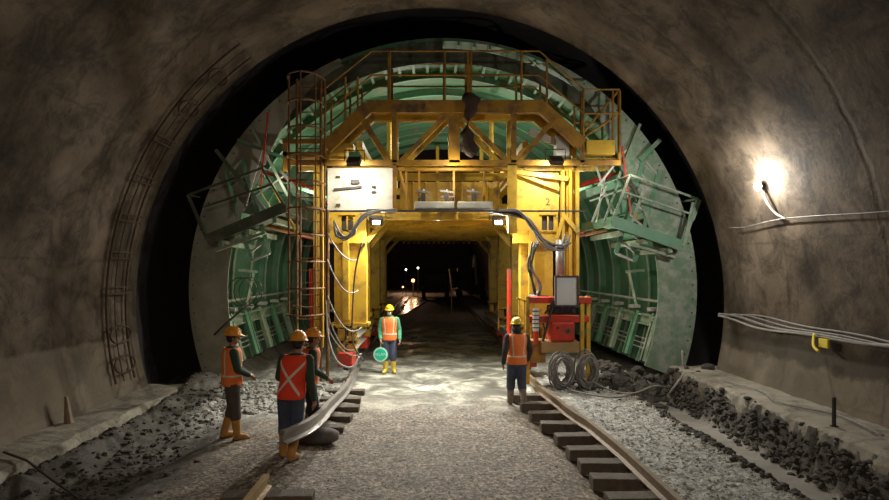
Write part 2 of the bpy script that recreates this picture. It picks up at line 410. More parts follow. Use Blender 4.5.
lin.modifiers['solid'].offset = -1; lin.modifiers['solid'].thickness = .45
# check direction: outward
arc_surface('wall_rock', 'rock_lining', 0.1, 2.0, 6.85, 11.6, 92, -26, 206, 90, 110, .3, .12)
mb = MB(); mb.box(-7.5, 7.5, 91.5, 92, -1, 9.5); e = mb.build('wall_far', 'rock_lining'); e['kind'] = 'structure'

def rail_x(y):
    pts = [(-6, 2.66), (6, 2.63), (8, 2.62), (9.2, 2.57), (10.5, 2.42), (12.5, 2.30), (16, 2.32), (24, 2.55), (60, 2.7)]
    for (a, b), (c, d) in zip(pts, pts[1:]):
        if y <= c:
            t = max(0, (y-a)/(c-a)); t = t*t*(3-2*t); return b+(d-b)*t
    return 2.7
def sst(a, b, x): t = min(1, max(0, (x-a)/(b-a))); return t*t*(3-2*t)
def ground_h(x, y):
    h = .018*nz(x*2, y*2, 1) + .010*nz(x*6, y*6, 2)
    tr = sum(math.exp(-((x-c)/.22)**2) for c in (-.75, .95)); h -= .02*tr
    # left mud: slope, ridge and heap
    L_ = sst(-3.0, -4.3, x)
    h += L_*(.07*nz(x*1.7, y*1.7, 4) + .08*abs(nz(x*4, y*4, 5)) + .04*abs(nz(x*11, y*11, 6)) - .06)
    h += .14*math.exp(-((x+4.5)/.35)**2 - ((y-10.9)/1.2)**2) - .10*math.exp(-((x+4.0)/.5)**2 - ((y-9.3)/1.6)**2) + .26*math.exp(-((x+4.7)/.9)**2 - ((y-12.7)/.7)**2)
    h += sst(-4.5, -5.0, x+.25*nz(x, y*1.3, 33))*.22*(1-sst(-5.0, -5.06, x)*1.3)
    h += sst(-2.2, -2.8, x)*sst(10, 11.5, y)*(.05 + .05*abs(nz(x*7, y*7, 9)))
    # left railbed
    h += .05*math.exp(-((x+1.95)/.4)**2)
    # right railbed, dug out on the road side
    rx = rail_x(y)
    h += sst(rx-.02, rx+.14, x)*(.17 + .05*abs(nz(x*9, y*9, 11))) * (1-sst(3.95, 4.22, x))
    h -= .10*math.exp(-((x-(rx-.42))/.25)**2)*(1-sst(13, 14, y))
    h += .09*math.exp(-((x-4.08)/.12)**2)*(.5+.9*abs(nz(x*5, y*2.6, 13))+.6*abs(nz(x*12, y*9, 14)))
    h += .34*sst(3.5, 4.0, x)*(1-sst(5.2, 5.5, x))*math.exp(-((y-13.6)/.9)**2)*(.5+abs(nz(x*5, y*5, 15)))
    h -= .04*sst(4.22, 4.30, x)
    h += .60*sst(4.80, 5.08, x+.12*nz(x*2, y*1.6, 30)+.07*nz(x*9, y*9, 31))*(.72+.7*abs(nz(x*4, y*3, 16))+.4*abs(nz(x*12, y*10, 17)))*(1-sst(12.4, 12.8, y))
    return h
def floor_h(x, y):
    h = ground_h(x, y)
    if x > 5.06: h = min(h, .5 if y < 12.7 else h)
    elif x > 4.8: h = min(h, .60)
    if x < -5.12 and y < 12.4: h = min(h, .12)
    return h
def grid(name, m, xs, ys, hf, kind='structure'):
    vs = [(x, y, hf(x, y)) for y in ys for x in xs]; n = len(xs)
    fs = [(j*n+i, j*n+i+1, (j+1)*n+i+1, (j+1)*n+i) for j in range(len(ys)-1) for i in range(n-1)]
    me = bpy.data.meshes.new(name); me.from_pydata(vs, [], fs); me.materials.append(M[m])
    for p in me.polygons: p.use_smooth = True
    o = bpy.data.objects.new(name, me); C.objects.link(o); o['kind'] = kind; return o
xs = [-6.5+.05*i for i in range(261)]
ys = []; y = -7.0
while y < 92: ys.append(y); y += .3 if y < 3 else (.05 if y < 15 else (.15 if y < 26 else .6))
grid('floor', 'ground', xs, ys, floor_h)
def bench(name, x_in, x_out, top, y0, y1, edge):
    sgn = 1 if x_out > x_in else -1; prof = []
    xs_ = [0, .0, .03, .10, .25, .5, .75, 1.0, abs(x_out-x_in)]
    vs = []; n = 200
    for j in range(n+1):
        y = y0+(y1-y0)*j/n
        for i, dx in enumerate(xs_):
            e = edge*(nz(y*1.2, i*.3, 20)+.6*nz(y*4, i*.4, 21)) if i < 5 else 0
            z = top + .025*nz(dx*3, y*2, 22) + .015*nz(dx*9, y*9, 23)
            if i == 0: z = -.5; 
            if i == 1: z = top-.14+.08*nz(y*3, 1, 24)
            if i == 2: z = top-.04+.04*nz(y*4, 2, 25)
            vs.append((x_in+sgn*(dx+(e*(1 if i < 4 else .4) if dx < .9 else -.02)), y, z))
    k = len(xs_); fs = [(j*k+i, j*k+i+1, (j+1)*k+i+1, (j+1)*k+i) for j in range(n) for i in range(k-1)]
    m = MB(); m.add(vs, fs); fa = [tuple(range(k)), tuple(range(n*k, n*k+k))]
    o = m.build(name, 'bench', None, False, (0, 0, 0)); o['kind'] = 'structure'
    return o
bench('trim_1', -5.02, -6.1, .27, -7, 12.45, .10)
bench('trim_2', 5.05, 6.2, .62, -7, 12.7, .06)

# loose rubble (uncountable)
def rock_verts(c, s, seed):
    rnd = random.Random(seed); vs = []
    t = (1+5**.5)/2; ico = [(-1,t,0),(1,t,0),(-1,-t,0),(1,-t,0),(0,-1,t),(0,1,t),(0,-1,-t),(0,1,-t),(t,0,-1),(t,0,1),(-t,0,-1),(-t,0,1)]
    fs = [(0,11,5),(0,5,1),(0,1,7),(0,7,10),(0,10,11),(1,5,9),(5,11,4),(11,10,2),(10,7,6),(7,1,8),(3,9,4),(3,4,2),(3,2,6),(3,6,8),(3,8,9),(4,9,5),(2,4,11),(6,2,10),(8,6,7),(9,8,1)]
    q = Matrix.Rotation(rnd.random()*6, 3, Vector((rnd.random()-.5, rnd.random()-.5, rnd.random()-.5)).normalized())
    sc = Vector((rnd.uniform(.7, 1.3), rnd.uniform(.7, 1.3), rnd.uniform(.5, .9)))
    for v in ico:
        p = q @ (Vector(v)/1.9*rnd.uniform(.75, 1.2)*s); vs.append(Vector(c)+Vector((p.x*sc.x, p.y*sc.y, p.z*sc.z)))
    return vs, fs
def rubble(name, label, m, n, fx, smin, smax, cat):
    mb = MB()
    for i in range(n):
        x, y = fx(); s = smin+(smax-smin)*random.random()**3
        v, f = rock_verts((x, y, ground_h(x, y)+s*.15), s, i*13+n); mb.add(v, f)
    o = mb.build(name, m, None, False, (0, 0, 0)); tag(o, label, cat, None, 'stuff'); return o
U = random.uniform
rubble('rubble', 'dark muddy rubble heaped on the left slope under the kerb ledge', 'rock', 1300, lambda: (max(-4.95, random.gauss(-4.35, .36)), U(6, 13.2)), .010, .055, 'rubble')
rubble('rubble', 'dark lumps of spoil along both sides of the right ditch', 'rock', 2600, lambda: (random.choice((random.gauss(4.06, .07), random.gauss(4.93, .05), random.gauss(4.93, .05))), U(5, 12.4)), .012, .07, 'rubble')
rubble('rubble', 'broken black spoil piled at the foot of the right formwork wing', 'rock', 900, lambda: (random.gauss(4.3, .5), random.gauss(13.1, .5)), .03, .17, 'rubble')
rubble('crushed_stone', 'pale crushed stone strewn between the right rail and ditch', 'rock_pale', 4200, lambda: (U(2.75, 4.0), U(5.5, 14)), .006, .03, 'gravel')
rubble('crushed_stone', 'pale broken stone scattered before the left formwork foot', 'rock_pale', 900, lambda: (U(-4.3, -2.0), U(10.8, 14)), .015, .09, 'gravel')
rubble('gravel', 'loose brown gravel over the near part of the road', 'rock_brown', 3000, lambda: (U(-2.6, 2.1), U(5.5, 11.5)), .004, .014, 'gravel')
rubble('rubble', 'dusty clods lying along the base of the left wall', 'rock', 200, lambda: (U(-5.6, -5.35), U(6, 9.5)), .02, .06, 'rubble')

# ------------------------------------------------------------------ tunnel formwork (green shell)
FX, FZ = .30, 2.2
FY0, FY1 = 13.8, 25.8
def fp(a, r, y): return (FX+r*math.cos(R(a)), y, FZ+r*math.sin(R(a)))
form = empty('tunnel_formwork', (FX, FY0, 0)); tag(form, 'green arched steel tunnel formwork filling the tunnel around the yellow gantry', 'formwork')
A0, A1 = -20.5, 200.5
def shell(r0, r1, y0, y1, a0, a1, n):
    m = MB(); rings = []
    for i in range(n+1):
        a = a0+(a1-a0)*i/n; rings.append([Vector(fp(a, r0, y0)), Vector(fp(a, r0, y1)), Vector(fp(a, r1, y1)), Vector(fp(a, r1, y0))])
    return m.loft(rings)
shell(5.80, 5.87, FY0, FY1, A0, A1, 120).build('skin_plate', 'green_skin_shaded', form)
def endplate(side):
    m = MB(); rings = []; n = 50
    for i in range(n+1):
        a = -20.5+(66+20.5)*i/n
        w_ = .90 if a < 28 else .90-.72*sst(28, 66, a)
        aa = a if side > 0 else 180-a
        rings.append([Vector(fp(aa, 5.9-w_, FY0-.03)), Vector(fp(aa, 5.9-w_, FY0+.0)), Vector(fp(aa, 5.9, FY0)), Vector(fp(aa, 5.9, FY0-.03))])
    m.loft(rings)
    o = m.build('end_plate', 'green_dusty' if side > 0 else 'grey_dusty', form)
    o['label'] = 'dusty green end plate' if side > 0 else 'grey mud-dusted end plate'
    b_ = MB()
    for i in range(24):
        a = -18+i*3.2; aa = a if side > 0 else 180-a; p = Vector(fp(aa, 5.8, FY0-.03)); b_.tube([p, p+Vector((0, -.02, 0))], .018, 6)
    b_.build('edge_bolts', 'dark_steel', o)
endplate(1); endplate(-1)
er = shell(5.30, 5.63, FY0+.02, FY0+.05, 40, 90, 60); er.merge(shell(5.30, 5.80, FY0+.02, FY0+.05, 90, 152, 60)); er.build('shade_ring', 'green_dark', form)  # added ring, coloured dark to give the unlit band at the crown
k = 0; y = FY0+1.2+.9
while y < FY1+.1:
    m = shell(5.62, 5.80, y-.012, y+.012, 26, 154, 80); m.merge(shell(5.60, 5.63, y-.05, y+.05, 26, 154, 80))
    for b0, b1 in ((A0, 26), (154, A1)): m.merge(shell(5.60, 5.80, y-.012, y+.012, b0, b1, 30))
    ri = m.build('arch_rib', 'green', form)
    shell(5.57, 5.605, y-.05, y+.05, A0, 26, 30).build('rib_flange', 'rib_pale_lit', ri); shell(5.57, 5.605, y-.05, y+.05, 154, A1, 30).build('rib_flange', 'rib_pale_lit', ri); y += 1.55; k += 1  # paler flanges paint the light caught along the wing ribs
for side in (1, -1):        # intermediate ribs in the lower wings
    y = FY0+.45
    while y < FY1:
        a0, a1 = (-20.5, -8.5) if side > 0 else (188.5, 200.5)
        m = shell(5.62, 5.80, y-.012, y+.012, a0, a1, 20); m.merge(shell(5.60, 5.625, y-.035, y+.035, a0, a1, 20))
        m.build('wing_rib', 'green', form); y += 1.55/2
for i in range(37):
    a = 24+i*(132/36)
    m = MB(); p0 = Vector(fp(a, 5.72, FY0)); p1 = Vector(fp(a, 5.72, FY0+2.0)); up = Vector((math.cos(R(a)), 0, math.sin(R(a))))
    m.bar(p0+up*.04, p1+up*.04, .03, .09, up); m.bar(p0, p1, .07, .015, up)
    m.build('stiffener', 'green', form)
for side in (1, -1):
    def g(a, r, y): return Vector(fp(a if side > 0 else 180-a, r, y))
    m = MB(); m.ibeam(g(-8.5, 5.2, FY0+.15), g(-8.5, 5.2, FY1), .18, .26, .03); m.build('waler', 'green_dusty', form)
    m = MB(); m.tube([g(-3.2, 5.22, FY0+.1), g(-3.2, 5.22, FY1)], .035, 8); m.build('tie_pipe', 'pale_steel', form)
    for aa, rr in ((-16.5, 5.28), (-15.2, 5.30), (-13.9, 5.32)):
        m = MB(); m.tube([g(aa, rr, FY0+.1), g(aa, rr, FY0+6)], .022, 6); m.build('tie_bar', 'pale_steel', form)
    m = MB(); m.ibeam(g(20, 5.45, FY0+.1), g(20, 5.45, FY1), .16, .28, .03); m.build('hinge_beam', 'green', form)
    # slanted back struts of the lower wing, standing in pairs
    for j in range(5):
        y0 = FY0+.25+j*1.3
        m = MB(); m.bar(g(-6.5, 5.15, y0), g(-19.5, 5.05, y0-.1), .12, .10); m.bar(g(-6.5, 5.15, y0+.28), g(-19.5, 5.05, y0+.18), .05, .05)
        m.bar(g(-8, 5.1, y0+.02), g(-8, 5.1, y0+.34), .1, .1)
        m.build('wing_strut', 'green_dusty' if j % 2 == 0 else 'green', form)
        m = MB(); p = g(-5.2, 5.05, y0+.1); m.box(p.x-.11, p.x+.11, p.y-.12, p.y+.12, p.z-.05, p.z+.03); m.build('bracket_plate', 'pale_steel', form)
        if j == 1:
            m = MB(); m.bar(g(6-j, 5.35, y0+.2), g(6-j, 4.85, y0+.2), .1, .07); m.bar(g(-5, 5.1, y0+.1), g(5.5-j, 4.95, y0+.2), .07, .07); m.build('post_bracket', 'green_dusty', form)
    # screw jacks between gantry and wing
    gx = -2.55 if side < 0 else 3.15
    for j in range(5):
        y0 = FY0+.5+j*1.55
        p0 = Vector((gx, y0, 1.15)); p1 = g(-8.5, 5.1, y0)
        m = MB(); m.tube([p0, p0.lerp(p1, .35)], .03, 8); m.tube([p0.lerp(p1, .33), p0.lerp(p1, .72)], .055, 8); m.tube([p0.lerp(p1, .7), p1], .03, 8)
        if j == 4: m.build('screw_jack', 'pale_steel', form)
        p0 = Vector((gx, y0, 3.4)); p1 = g(19, 5.2, y0)
        m = MB(); m.tube([p0, p0.lerp(p1, .3)], .035, 8); m.tube([p0.lerp(p1, .28), p0.lerp(p1, .75)], .06, 8); m.tube([p0.lerp(p1, .73), p1], .035, 8)
        m.build('screw_jack', ('rust', 'red', 'green')[j % 3], form)
        p0 = Vector((gx+.1*side, y0+.3, 4.6)); p1 = g(33, 5.35, y0+.3)
        m = MB(); m.tube([p0, p0.lerp(p1, .3)], .035, 8); m.tube([p0.lerp(p1, .28), p0.lerp(p1, .75)], .065, 8); m.tube([p0.lerp(p1, .73), p1], .035, 8)
        m.build('screw_jack', ('red', 'green', 'rust')[j % 3], form)
    # shoulder lattice at the front: chords and rungs leaning inward
    m = MB()
    q0, q1 = g(33, 5.55, FY0-.05), g(12, 4.15, FY0+.1); q2, q3 = g(29, 5.75, FY0-.05), g(8.5, 4.55, FY0+.1)
    m.bar(q0, q1, .10, .10); m.bar(q2, q3, .10, .10)
    m.build('shoulder_chord', 'green', form)
    m = MB()
    for t in [i/7 for i in range(8)]: m.bar(q0.lerp(q1, t), q2.lerp(q3, min(1, t+.06)), .05, .05)
    m.build('shoulder_lacing', 'pale_steel', form)
    m = MB(); a_, b_, c_ = g(33, 5.6, FY0), g(24, 4.35, FY0+.1), g(20, 5.3, FY0)
    m.add([a_, b_, c_, a_+Vector((0, .03, 0)), b_+Vector((0, .03, 0)), c_+Vector((0, .03, 0))], [(0,1,2),(5,4,3),(0,3,4,1),(1,4,5,2),(2,5,3,0)])
    m.build('gusset_plate', 'green', form)
    m = MB(); m.bar(g(30, 5.3, FY0+.2), g(36, 3.6, FY0+.4), .22, .18); m.build('shoulder_beam', 'green', form)
    for (a_, b_) in ((((650, 188), (633, 221)),) if side > 0 else (((238, 180), (260, 216)), ((251, 178), (271, 211)))):
        m = MB(); m.bar(at(*a_, 14.1), at(*b_, 14.0), .07, .07); m.build('yellow_strut', 'yellow', form)
    # hangers, links and chain pulls crowded between gantry and shoulder
    LK = ((((268, 112), (261, 186), 'red', .035), ((252, 128), (288, 196), 'green_dusty', .06), ((216, 150), (268, 214), 'green_dark', .08), ((238, 140), (300, 164), 'green', .07), ((262, 150), (246, 206), 'pale_steel', .03), ((280, 170), (318, 214), 'green_dark', .07), ((273, 186), (300, 240), 'yellow', .05), ((256, 196), (284, 176), 'pale_steel', .03)) if side < 0 else
          (((622, 146), (631, 214), 'red', .035), ((598, 186), (626, 150), 'pale_steel', .04), ((640, 124), (618, 178), 'green_dusty', .06), ((606, 170), (596, 222), 'pale_steel', .035), ((612, 150), (640, 200), 'green_dark', .07), ((660, 140), (640, 160), 'green', .10), ((594, 160), (612, 214), 'green_dusty', .05)))
    for q_, (a_, b_, mm, ww) in enumerate(LK):
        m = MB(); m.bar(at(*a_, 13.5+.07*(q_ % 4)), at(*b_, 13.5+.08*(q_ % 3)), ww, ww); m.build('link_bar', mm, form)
    # folded access platform
    if side > 0:
        o1, o2 = at(612, 221, 13.2), at(683, 246, 13.2)          # front lower edge, inner and outer
        i1 = at(588, 226, 14.6)
        r1, r2 = at(630, 175, 13.2), at(698, 199, 13.2); m1, m2 = at(624, 192, 13.2), at(691, 214, 13.2)
    else:
        o1, o2 = at(285, 207, 13.2), at(207, 240, 13.2)
        i1 = at(325, 222, 14.8)
        r1, r2 = at(262, 168, 13.2), at(188, 195, 13.2); m1, m2 = at(273, 184, 13.2), at(203, 207, 13.2)
    n_ = Vector((0, 0, .12)); back = Vector((0, 2.6, .05))
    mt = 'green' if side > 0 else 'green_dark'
    plat = MB(); plat.add([o1-n_*.5, o2-n_*.5, o2+n_*.5, o1+n_*.5]+[p+back for p in (o1-n_*.5, o2-n_*.5, o2+n_*.5, o1+n_*.5)], [(0,1,2,3),(7,6,5,4),(0,4,5,1),(1,5,6,2),(2,6,7,3),(3,7,4,0)])
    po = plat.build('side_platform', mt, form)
    m = MB(); m.bar(o1, o2, .05, .24); m.bar(o1, i1+Vector((0, .5, 0)), .05, .2); m.build('toe_board', mt, po)
    m = MB(); m.bar(r1, r2, .045, .045); m.bar(m1, m2, .04, .04); m.bar(r2, o2, .06, .06)
    m.bar(r1, r1+Vector((0, 2.4, .1)), .04, .04); m.bar(r2, r2+Vector((0, 2.4, .1)), .04, .04); m.bar(r2+Vector((0, 2.4, .1)), o2+Vector((0, 2.4, 0)), .05, .05)
    m.bar(o1, r1, .045, .045)
    if side > 0:
        m.bar(at(683, 246, 13.15), at(693, 202, 13.15), .04, .04); m.bar(at(700, 200, 13.2), at(693, 220, 13.2), .05, .05); m.bar(at(693, 220, 13.2), at(690, 222, 13.2), .05, .05)
        for a_, b_ in (((592, 222), (606, 186)), ((604, 222), (618, 184)), ((590, 201), (622, 190))): m.bar(at(*a_, 13.5), at(*b_, 13.5), .04, .04)
        m.bar(at(632, 222, 13.4), at(645, 187, 13.4), .05, .05)
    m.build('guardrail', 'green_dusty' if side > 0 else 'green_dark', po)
    m = MB(); lo = Vector((0, 0, -.22))
    for t in (.15, .5, .85): m.bar(o1.lerp(o2, t)+lo*.8+Vector((0, .1, 0)), o1.lerp(o2, t)+lo*.8+Vector((0, 2.5, 0)), .09, .12)
    m.bar(o1.lerp(o2, .3)+lo*1.5+Vector((0, .3, 0)), o1.lerp(o2, .95)+lo*1.2+Vector((0, .3, 0)), .12, .06)
    m.build('platform_bearer', 'green_dusty', po)

# ------------------------------------------------------------------ yellow gantry
GX = .32
gan = empty('formwork_gantry', (GX, 13.8, 0.2)); tag(gan, 'yellow steel portal gantry carrying the green formwork over the road', 'gantry')
def GB(name, m='yellow', parent=None, bevel=0):
    return lambda mb: mb.build(name, m, parent or gan, bevel=bevel)
def post(x0, x1, y0, y1, z0, z1, name='column', m='yellow'):
    """flanged column"""
    mb = MB(); cx = (x0+x1)/2
    mb.box(x0, x1, y0, y0+.03, z0, z1); mb.box(x0, x1, y1-.03, y1, z0, z1)
    for t in (0.03, .5, .97): xx = x0+(x1-x0)*t; mb.box(xx-.015, xx+.015, y0+.03, y1-.03, z0, z1)
    return mb.build(name, m, gan)
FRAMES = [14.0, 17.3, 20.6, 23.8]
for i, y in enumerate(FRAMES):
    w_ = 1.82 if i == 0 else 2.07
    for s in (-1, 1):
        xi = GX+s*w_; xo = GX+s*2.58; x0, x1 = min(xi, xo), max(xi, xo)
        c_ = post(x0, x1, y, y+.35, 1.42, 4.0)
        mb = MB(); mb.box(x0-.06, x1+.06, y-.1, y+.45, 1.36, 1.42)
        for q in range(7): mb.box(x0-.04+(x1-x0+.02)*q/6, x0-.02+(x1-x0+.02)*q/6, y-.08, y, 1.28, 1.36)
        mb.build('foot_plate', 'yellow', gan)
        if i == 0:
            mb = MB(); mb.box(x0+.22*(1 if s < 0 else .8), x0+.24*(1 if s < 0 else .8)+.12, y-.14, y, 1.5, 3.6); mb.build('cover_strip', 'yellow', c_)
        # lower support below the column
        mb = MB(); xm = x0+.08 if s < 0 else x1-.50
        mb.box(xm, xm+.17, y, y+.3, .72, 1.28); mb.box(xm+.25, xm+.42, y, y+.3, .72, 1.28); mb.bar((xm, y-.02, .8), (xm+.42, y-.02, 1.2), .05, .05); mb.box(xm-.05, xm+.47, y, y+.3, .94, 1.0)
        mb.build('support_jack', 'yellow', gan)
        # wheel bogie on the rail
        rx = rail_x(y) if s > 0 else -1.98
        mb = MB(); mb.box(rx-.17, rx+.17, y-.25, y+.55, .42, .74); bo = mb.build('bogie', 'red', gan, bevel=.01)
        for yy in (y-.05, y+.35):
            mb = MB(); mb.tube([(rx-.045, yy, .45), (rx+.045, yy, .45)], .14, 16); mb.build('wheel', 'dark_steel', bo)
        # deck knee brace
        mb = MB(); mb.bar((xi, y+.1, 3.35), (xi-s*.5, y+.1, 3.94), .10, .12); mb.build('knee_brace', 'yellow', gan)
        # outer post
        xp = GX+s*2.95
        mb = MB(); mb.ibeam((xp, y+.05, 1.0), (xp, y+.05, 5.1), .22, .22, .025, (0, 1, 0)); mb.build('outer_post', 'yellow', gan)
    # cross girders above the deck
    mb = MB(); y0 = y if i else y+1.7
    if i == 0:
        mb.box(-.80, 1.85, y0, y0+.2, 4.05, 5.0)
        for q in range(9): mb.box(-.78+.325*q, -.75+.325*q, y0-.12, y0, 4.05, 5.0)
    else: mb.box(-2.3, 2.95, y0, y0+.2, 4.05, 4.6)
    mb.build('cross_girder', 'yellow', gan)
mb = MB(); mb.box(-1.95, 2.6, 13.95, 24.2, 3.99, 4.04); mb.build('deck_plate', 'yellow', gan)
for i in range(12):
    y = 13.95+i*.9; mb = MB(); mb.box(-1.95, 2.6, y, y+.04, 3.84, 3.99); mb.build('deck_rib', 'yellow', gan)
mb = MB()
for i in range(14): mb.box(-1.1+i*.2, -1.0+i*.2, 23.7, 23.78, 3.72, 3.86)
mb.build('deck_edge_trim', 'yellow_dirty_shaded', gan)
for s in (-1, 1):
    x = GX+s*2.33; xb = -1.98 if s < 0 else 2.36
    mb = MB(); mb.ibeam((xb, 15.2, .82), (xb, 24.5, .82), .30, .26, .03); mb.build('bottom_beam', 'pale_steel', gan)
    mb = MB(); mb.ibeam((GX+s*1.92, 14.0, 5.15), (GX+s*1.92, 24.3, 5.15), .22, .26, .03); mb.build('top_beam', 'yellow', gan)
    for y in (15.6, 18.9, 22.2):
        mb = MB(); mb.box(x-.06, x+.06, y, y+.12, .95, 4.0); mb.build('intermediate_post', 'yellow', gan)
# front side girders with panels
pan_l = MB().box(-2.40, -.86, 13.90, 13.98, 4.05, 5.06).build('side_panel', 'pale_paint', gan); pan_l['label'] = 'pale dusty panel'
mb = MB()
for (x, z) in ((-1.32, 4.62), (-1.32, 4.5), (-2.15, 4.85), (-2.15, 4.2)): mb.box(x-.05, x+.05, 13.86, 13.90, z-.03, z+.02)
mb.box(-1.85, -1.65, 13.84, 13.90, 4.68, 4.78); mb.bar((-2.25, 13.86, 4.55), (-1.6, 13.86, 4.62), .03, .05); mb.build('clamp_plates', 'dark_steel', pan_l)
pan_r = MB().box(1.98, 3.02, 13.90, 13.98, 4.05, 4.95).build('side_panel', 'yellow', gan)
text('2', 'panel_number', 'dark_steel', pan_r, Vector((2.76, 13.893, 4.26))-world_org(pan_r), .24, (R(90), 0, 0))
for (x0, x1) in ((-2.4, -1.5), (1.95, 3.0)):
    mb = MB(); wx0, wx1 = (-2.08, -1.80) if x0 < 0 else (2.62, 2.90)
    mb.box(x0, wx0, 13.9, 13.98, 3.30, 4.03); mb.box(wx1, x1, 13.9, 13.98, 3.30, 4.03); mb.box(wx0, wx1, 13.9, 13.98, 3.30, 3.6); mb.box(wx0, wx1, 13.9, 13.98, 3.95, 4.03)
    w1 = mb.build('window_panel', 'yellow', gan)
    mb = MB(); mb.box(wx0, wx1, 13.965, 13.985, 3.58, 3.97); mb.build('window_dark_sheet', 'dark_steel', w1)  # dark sheet stands for the shade inside the window hole
    mb = MB(); mb.bar(((wx0+wx1)/2, 13.9, 3.6), ((wx0+wx1)/2, 13.9, 3.95), .03, .03); mb.box(wx0-.06, wx1+.06, 13.86, 13.9, 3.96, 3.99); mb.box(wx0-.06, wx1+.06, 13.86, 13.9, 3.57, 3.60); mb.build('window_frame', 'yellow', w1)
# right outer fluted columns and brace
for x in (3.10, 3.27, 3.44):
    mb = MB(); mb.bar((x, 13.9, 2.1), (x, 13.9, 5.0), .07, .2, (0, 1, 0)); mb.build('stanchion', 'yellow', gan)
mb = MB(); mb.bar((1.95, 13.75, 4.95), (3.2, 13.75, 4.78), .06, .10); mb.bar((1.95, 13.8, 4.95), (3.0, 13.8, 4.55), .06, .08); mb.build('diagonal_brace', 'yellow', gan)
mb = MB(); mb.bar((3.1, 13.8, 3.95), (3.45, 13.8, 3.55), .08, .1); mb.bar((3.1, 13.8, 3.9), (2.95, 13.8, 3.4), .06, .08); mb.build('diagonal_brace', 'yellow', gan)
for x in (-2.62, -2.48):
    mb = MB(); mb.bar((x, 13.6, .9), (x, 13.6, 5.1), .07, .12, (0, 1, 0)); mb.build('stanchion', 'yellow', gan)

# front truss and its twin behind
def truss(y, m, name):
    ZT, ZB = 6.34, 5.08
    L0, L1 = (-2.33, 5.42), (-1.38, ZT); R1, R0 = (2.50, ZT), (3.42, 5.48)
    t = MB(); t.box(L1[0]-.05, R1[0]+.05, y-.07, y+.07, ZT-.14, ZT+.14); top = t.build('top_chord', m, gan)
    t = MB(); t.bar((L0[0], y, L0[1]), (L1[0], y, L1[1]), .14, .28); t.build('raking_chord', m, gan)
    t = MB(); t.bar((R1[0], y, R1[1]), (R0[0], y, R0[1]), .14, .28); t.build('raking_chord', m, gan)
    t = MB(); t.box(-3.15, 4.28, y-.05, y+.05, ZB-.06, ZB+.06); t.build('bottom_chord', m, gan)
    for x, w_ in ((-.80, .11), (.55, .24), (1.88, .12), (-2.38, .12), (3.42, .10)):
        t = MB(); t.box(x-w_/2, x+w_/2, y-.05, y+.05, ZB, ZT if abs(x-.5) < 1.6 else 5.5); t.build('truss_post', m, gan)
    for (a, b) in (((-1.5, 6.05), (-.92, 5.12)), ((.42, 6.2), (-.65, 5.12)), ((.66, 6.2), (1.74, 5.12)), ((2.7, 5.95), (2.0, 5.12))):
        t = MB(); t.bar((a[0], y, a[1]), (b[0], y, b[1]), .09, .11); t.build('truss_diagonal', m, gan)
    return top
tc = truss(13.35, 'yellow_dirty_shaded', 'front')  # same yellow as the rear twin, backlit shade put into the colour
truss(14.1, 'yellow', 'rear')
text('2', 'chord_number', 'dark_steel', tc, Vector((-.13, 13.275, 6.33))-world_org(tc), .16, (R(90), 0, 0))
mb = MB(); mb.box(-1.4, 2.5, 13.42, 14.03, 6.40, 6.43); wk = mb.build('walkway', 'yellow_dirty_shaded', gan)
mb = MB()
for s_, (xa, xb, za, zb) in enumerate(((-1.42, -2.5, 6.42, 5.45), (2.52, 3.5, 6.42, 5.5))):
    for t in range(6):
        x = xa+(xb-xa)*(t+.5)/6; z = za+(zb-za)*(t+.5)/6; mb.box(x-.11, x+.11, 13.42, 14.03, z-.015, z+.015)
mb.build('stair_treads', 'yellow_dirty_shaded', gan)
# guardrails on both sides of the walkway
for y, m_ in ((13.30, 'yellow_dirty_shaded'), (14.12, 'yellow_dirty_shaded')):
    for dz in (1.12, .58):
        t = MB()
        t.tube([(-2.45, y, 5.55+dz), (-1.30, y, 6.46+dz), (2.45, y, 6.46+dz), (3.45, y, 5.60+dz), (4.25, y, 5.60+dz)], .022, 8)
        t.build('guardrail', m_, gan)
    for x in (-2.35, -1.9, -1.62, -.93, -.90, .33, .85, .92, 2.05, 2.62, 3.44, 4.1, 4.26):
        zb = 6.42 if -1.4 < x < 2.5 else (5.3 if x > 3 or x < -2.2 else 5.9)
        zt = 7.58 if -1.4 < x < 2.5 else (6.70 if (x > 3 or x < -2.2) else 7.0)
        if x > 2.5 and x < 3: zb, zt = 6.2, 7.4
        t = MB(); t.tube([(x, y, zb), (x, y, zt)], .026, 6); t.build('rail_post', m_, gan)
mb = MB(); mb.tube([(4.22, 13.35, 6.68), (3.4, 13.35, 5.7)], .03, 6); mb.tube([(3.45, 13.35, 5.65), (4.2, 13.35, 6.15)], .03, 6); mb.tube([(4.26, 13.35, 5.08), (4.26, 13.35, 6.7)], .04, 6)
mb.tube([(3.42, 13.35, 5.08), (3.42, 13.35, 6.7)], .05, 6); mb.build('bracing_pipe', 'yellow_dirty_shaded', gan)
mb = MB(); mb.box(3.50, 4.14, 13.25, 13.6, 5.26, 5.58); ab = mb.build('ballast_box', 'yellow', gan, bevel=.01)
mb = MB(); mb.box(3.2, 4.25, 13.4, 13.9, 5.14, 5.20); mb.build('side_shelf', 'yellow', gan)
mb = MB(); mb.box(-3.3, -2.4, 13.3, 13.9, 5.22, 5.32); mb.box(-3.3, -2.35, 13.25, 13.35, 5.5, 5.6); mb.box(-3.3, -3.2, 13.3, 13.4, 4.9, 5.6); mb.build('side_shelf', 'yellow_dirty_shaded', gan)
mb = MB(); mb.box(-2.2, -1.75, 13.5, 13.9, 5.45, 5.55); mb.box(-2.3, -1.9, 13.5, 13.9, 5.2, 5.45); mb.build('landing_step', 'yellow', gan)
mb = MB(); mb.box(2.9, 3.2, 13.6, 13.9, 5.2, 5.75); mb.bar((2.3, 13.8, 5.9), (3.0, 13.8, 5.6), .1, .15); mb.build('landing_step', 'pale_steel', gan)
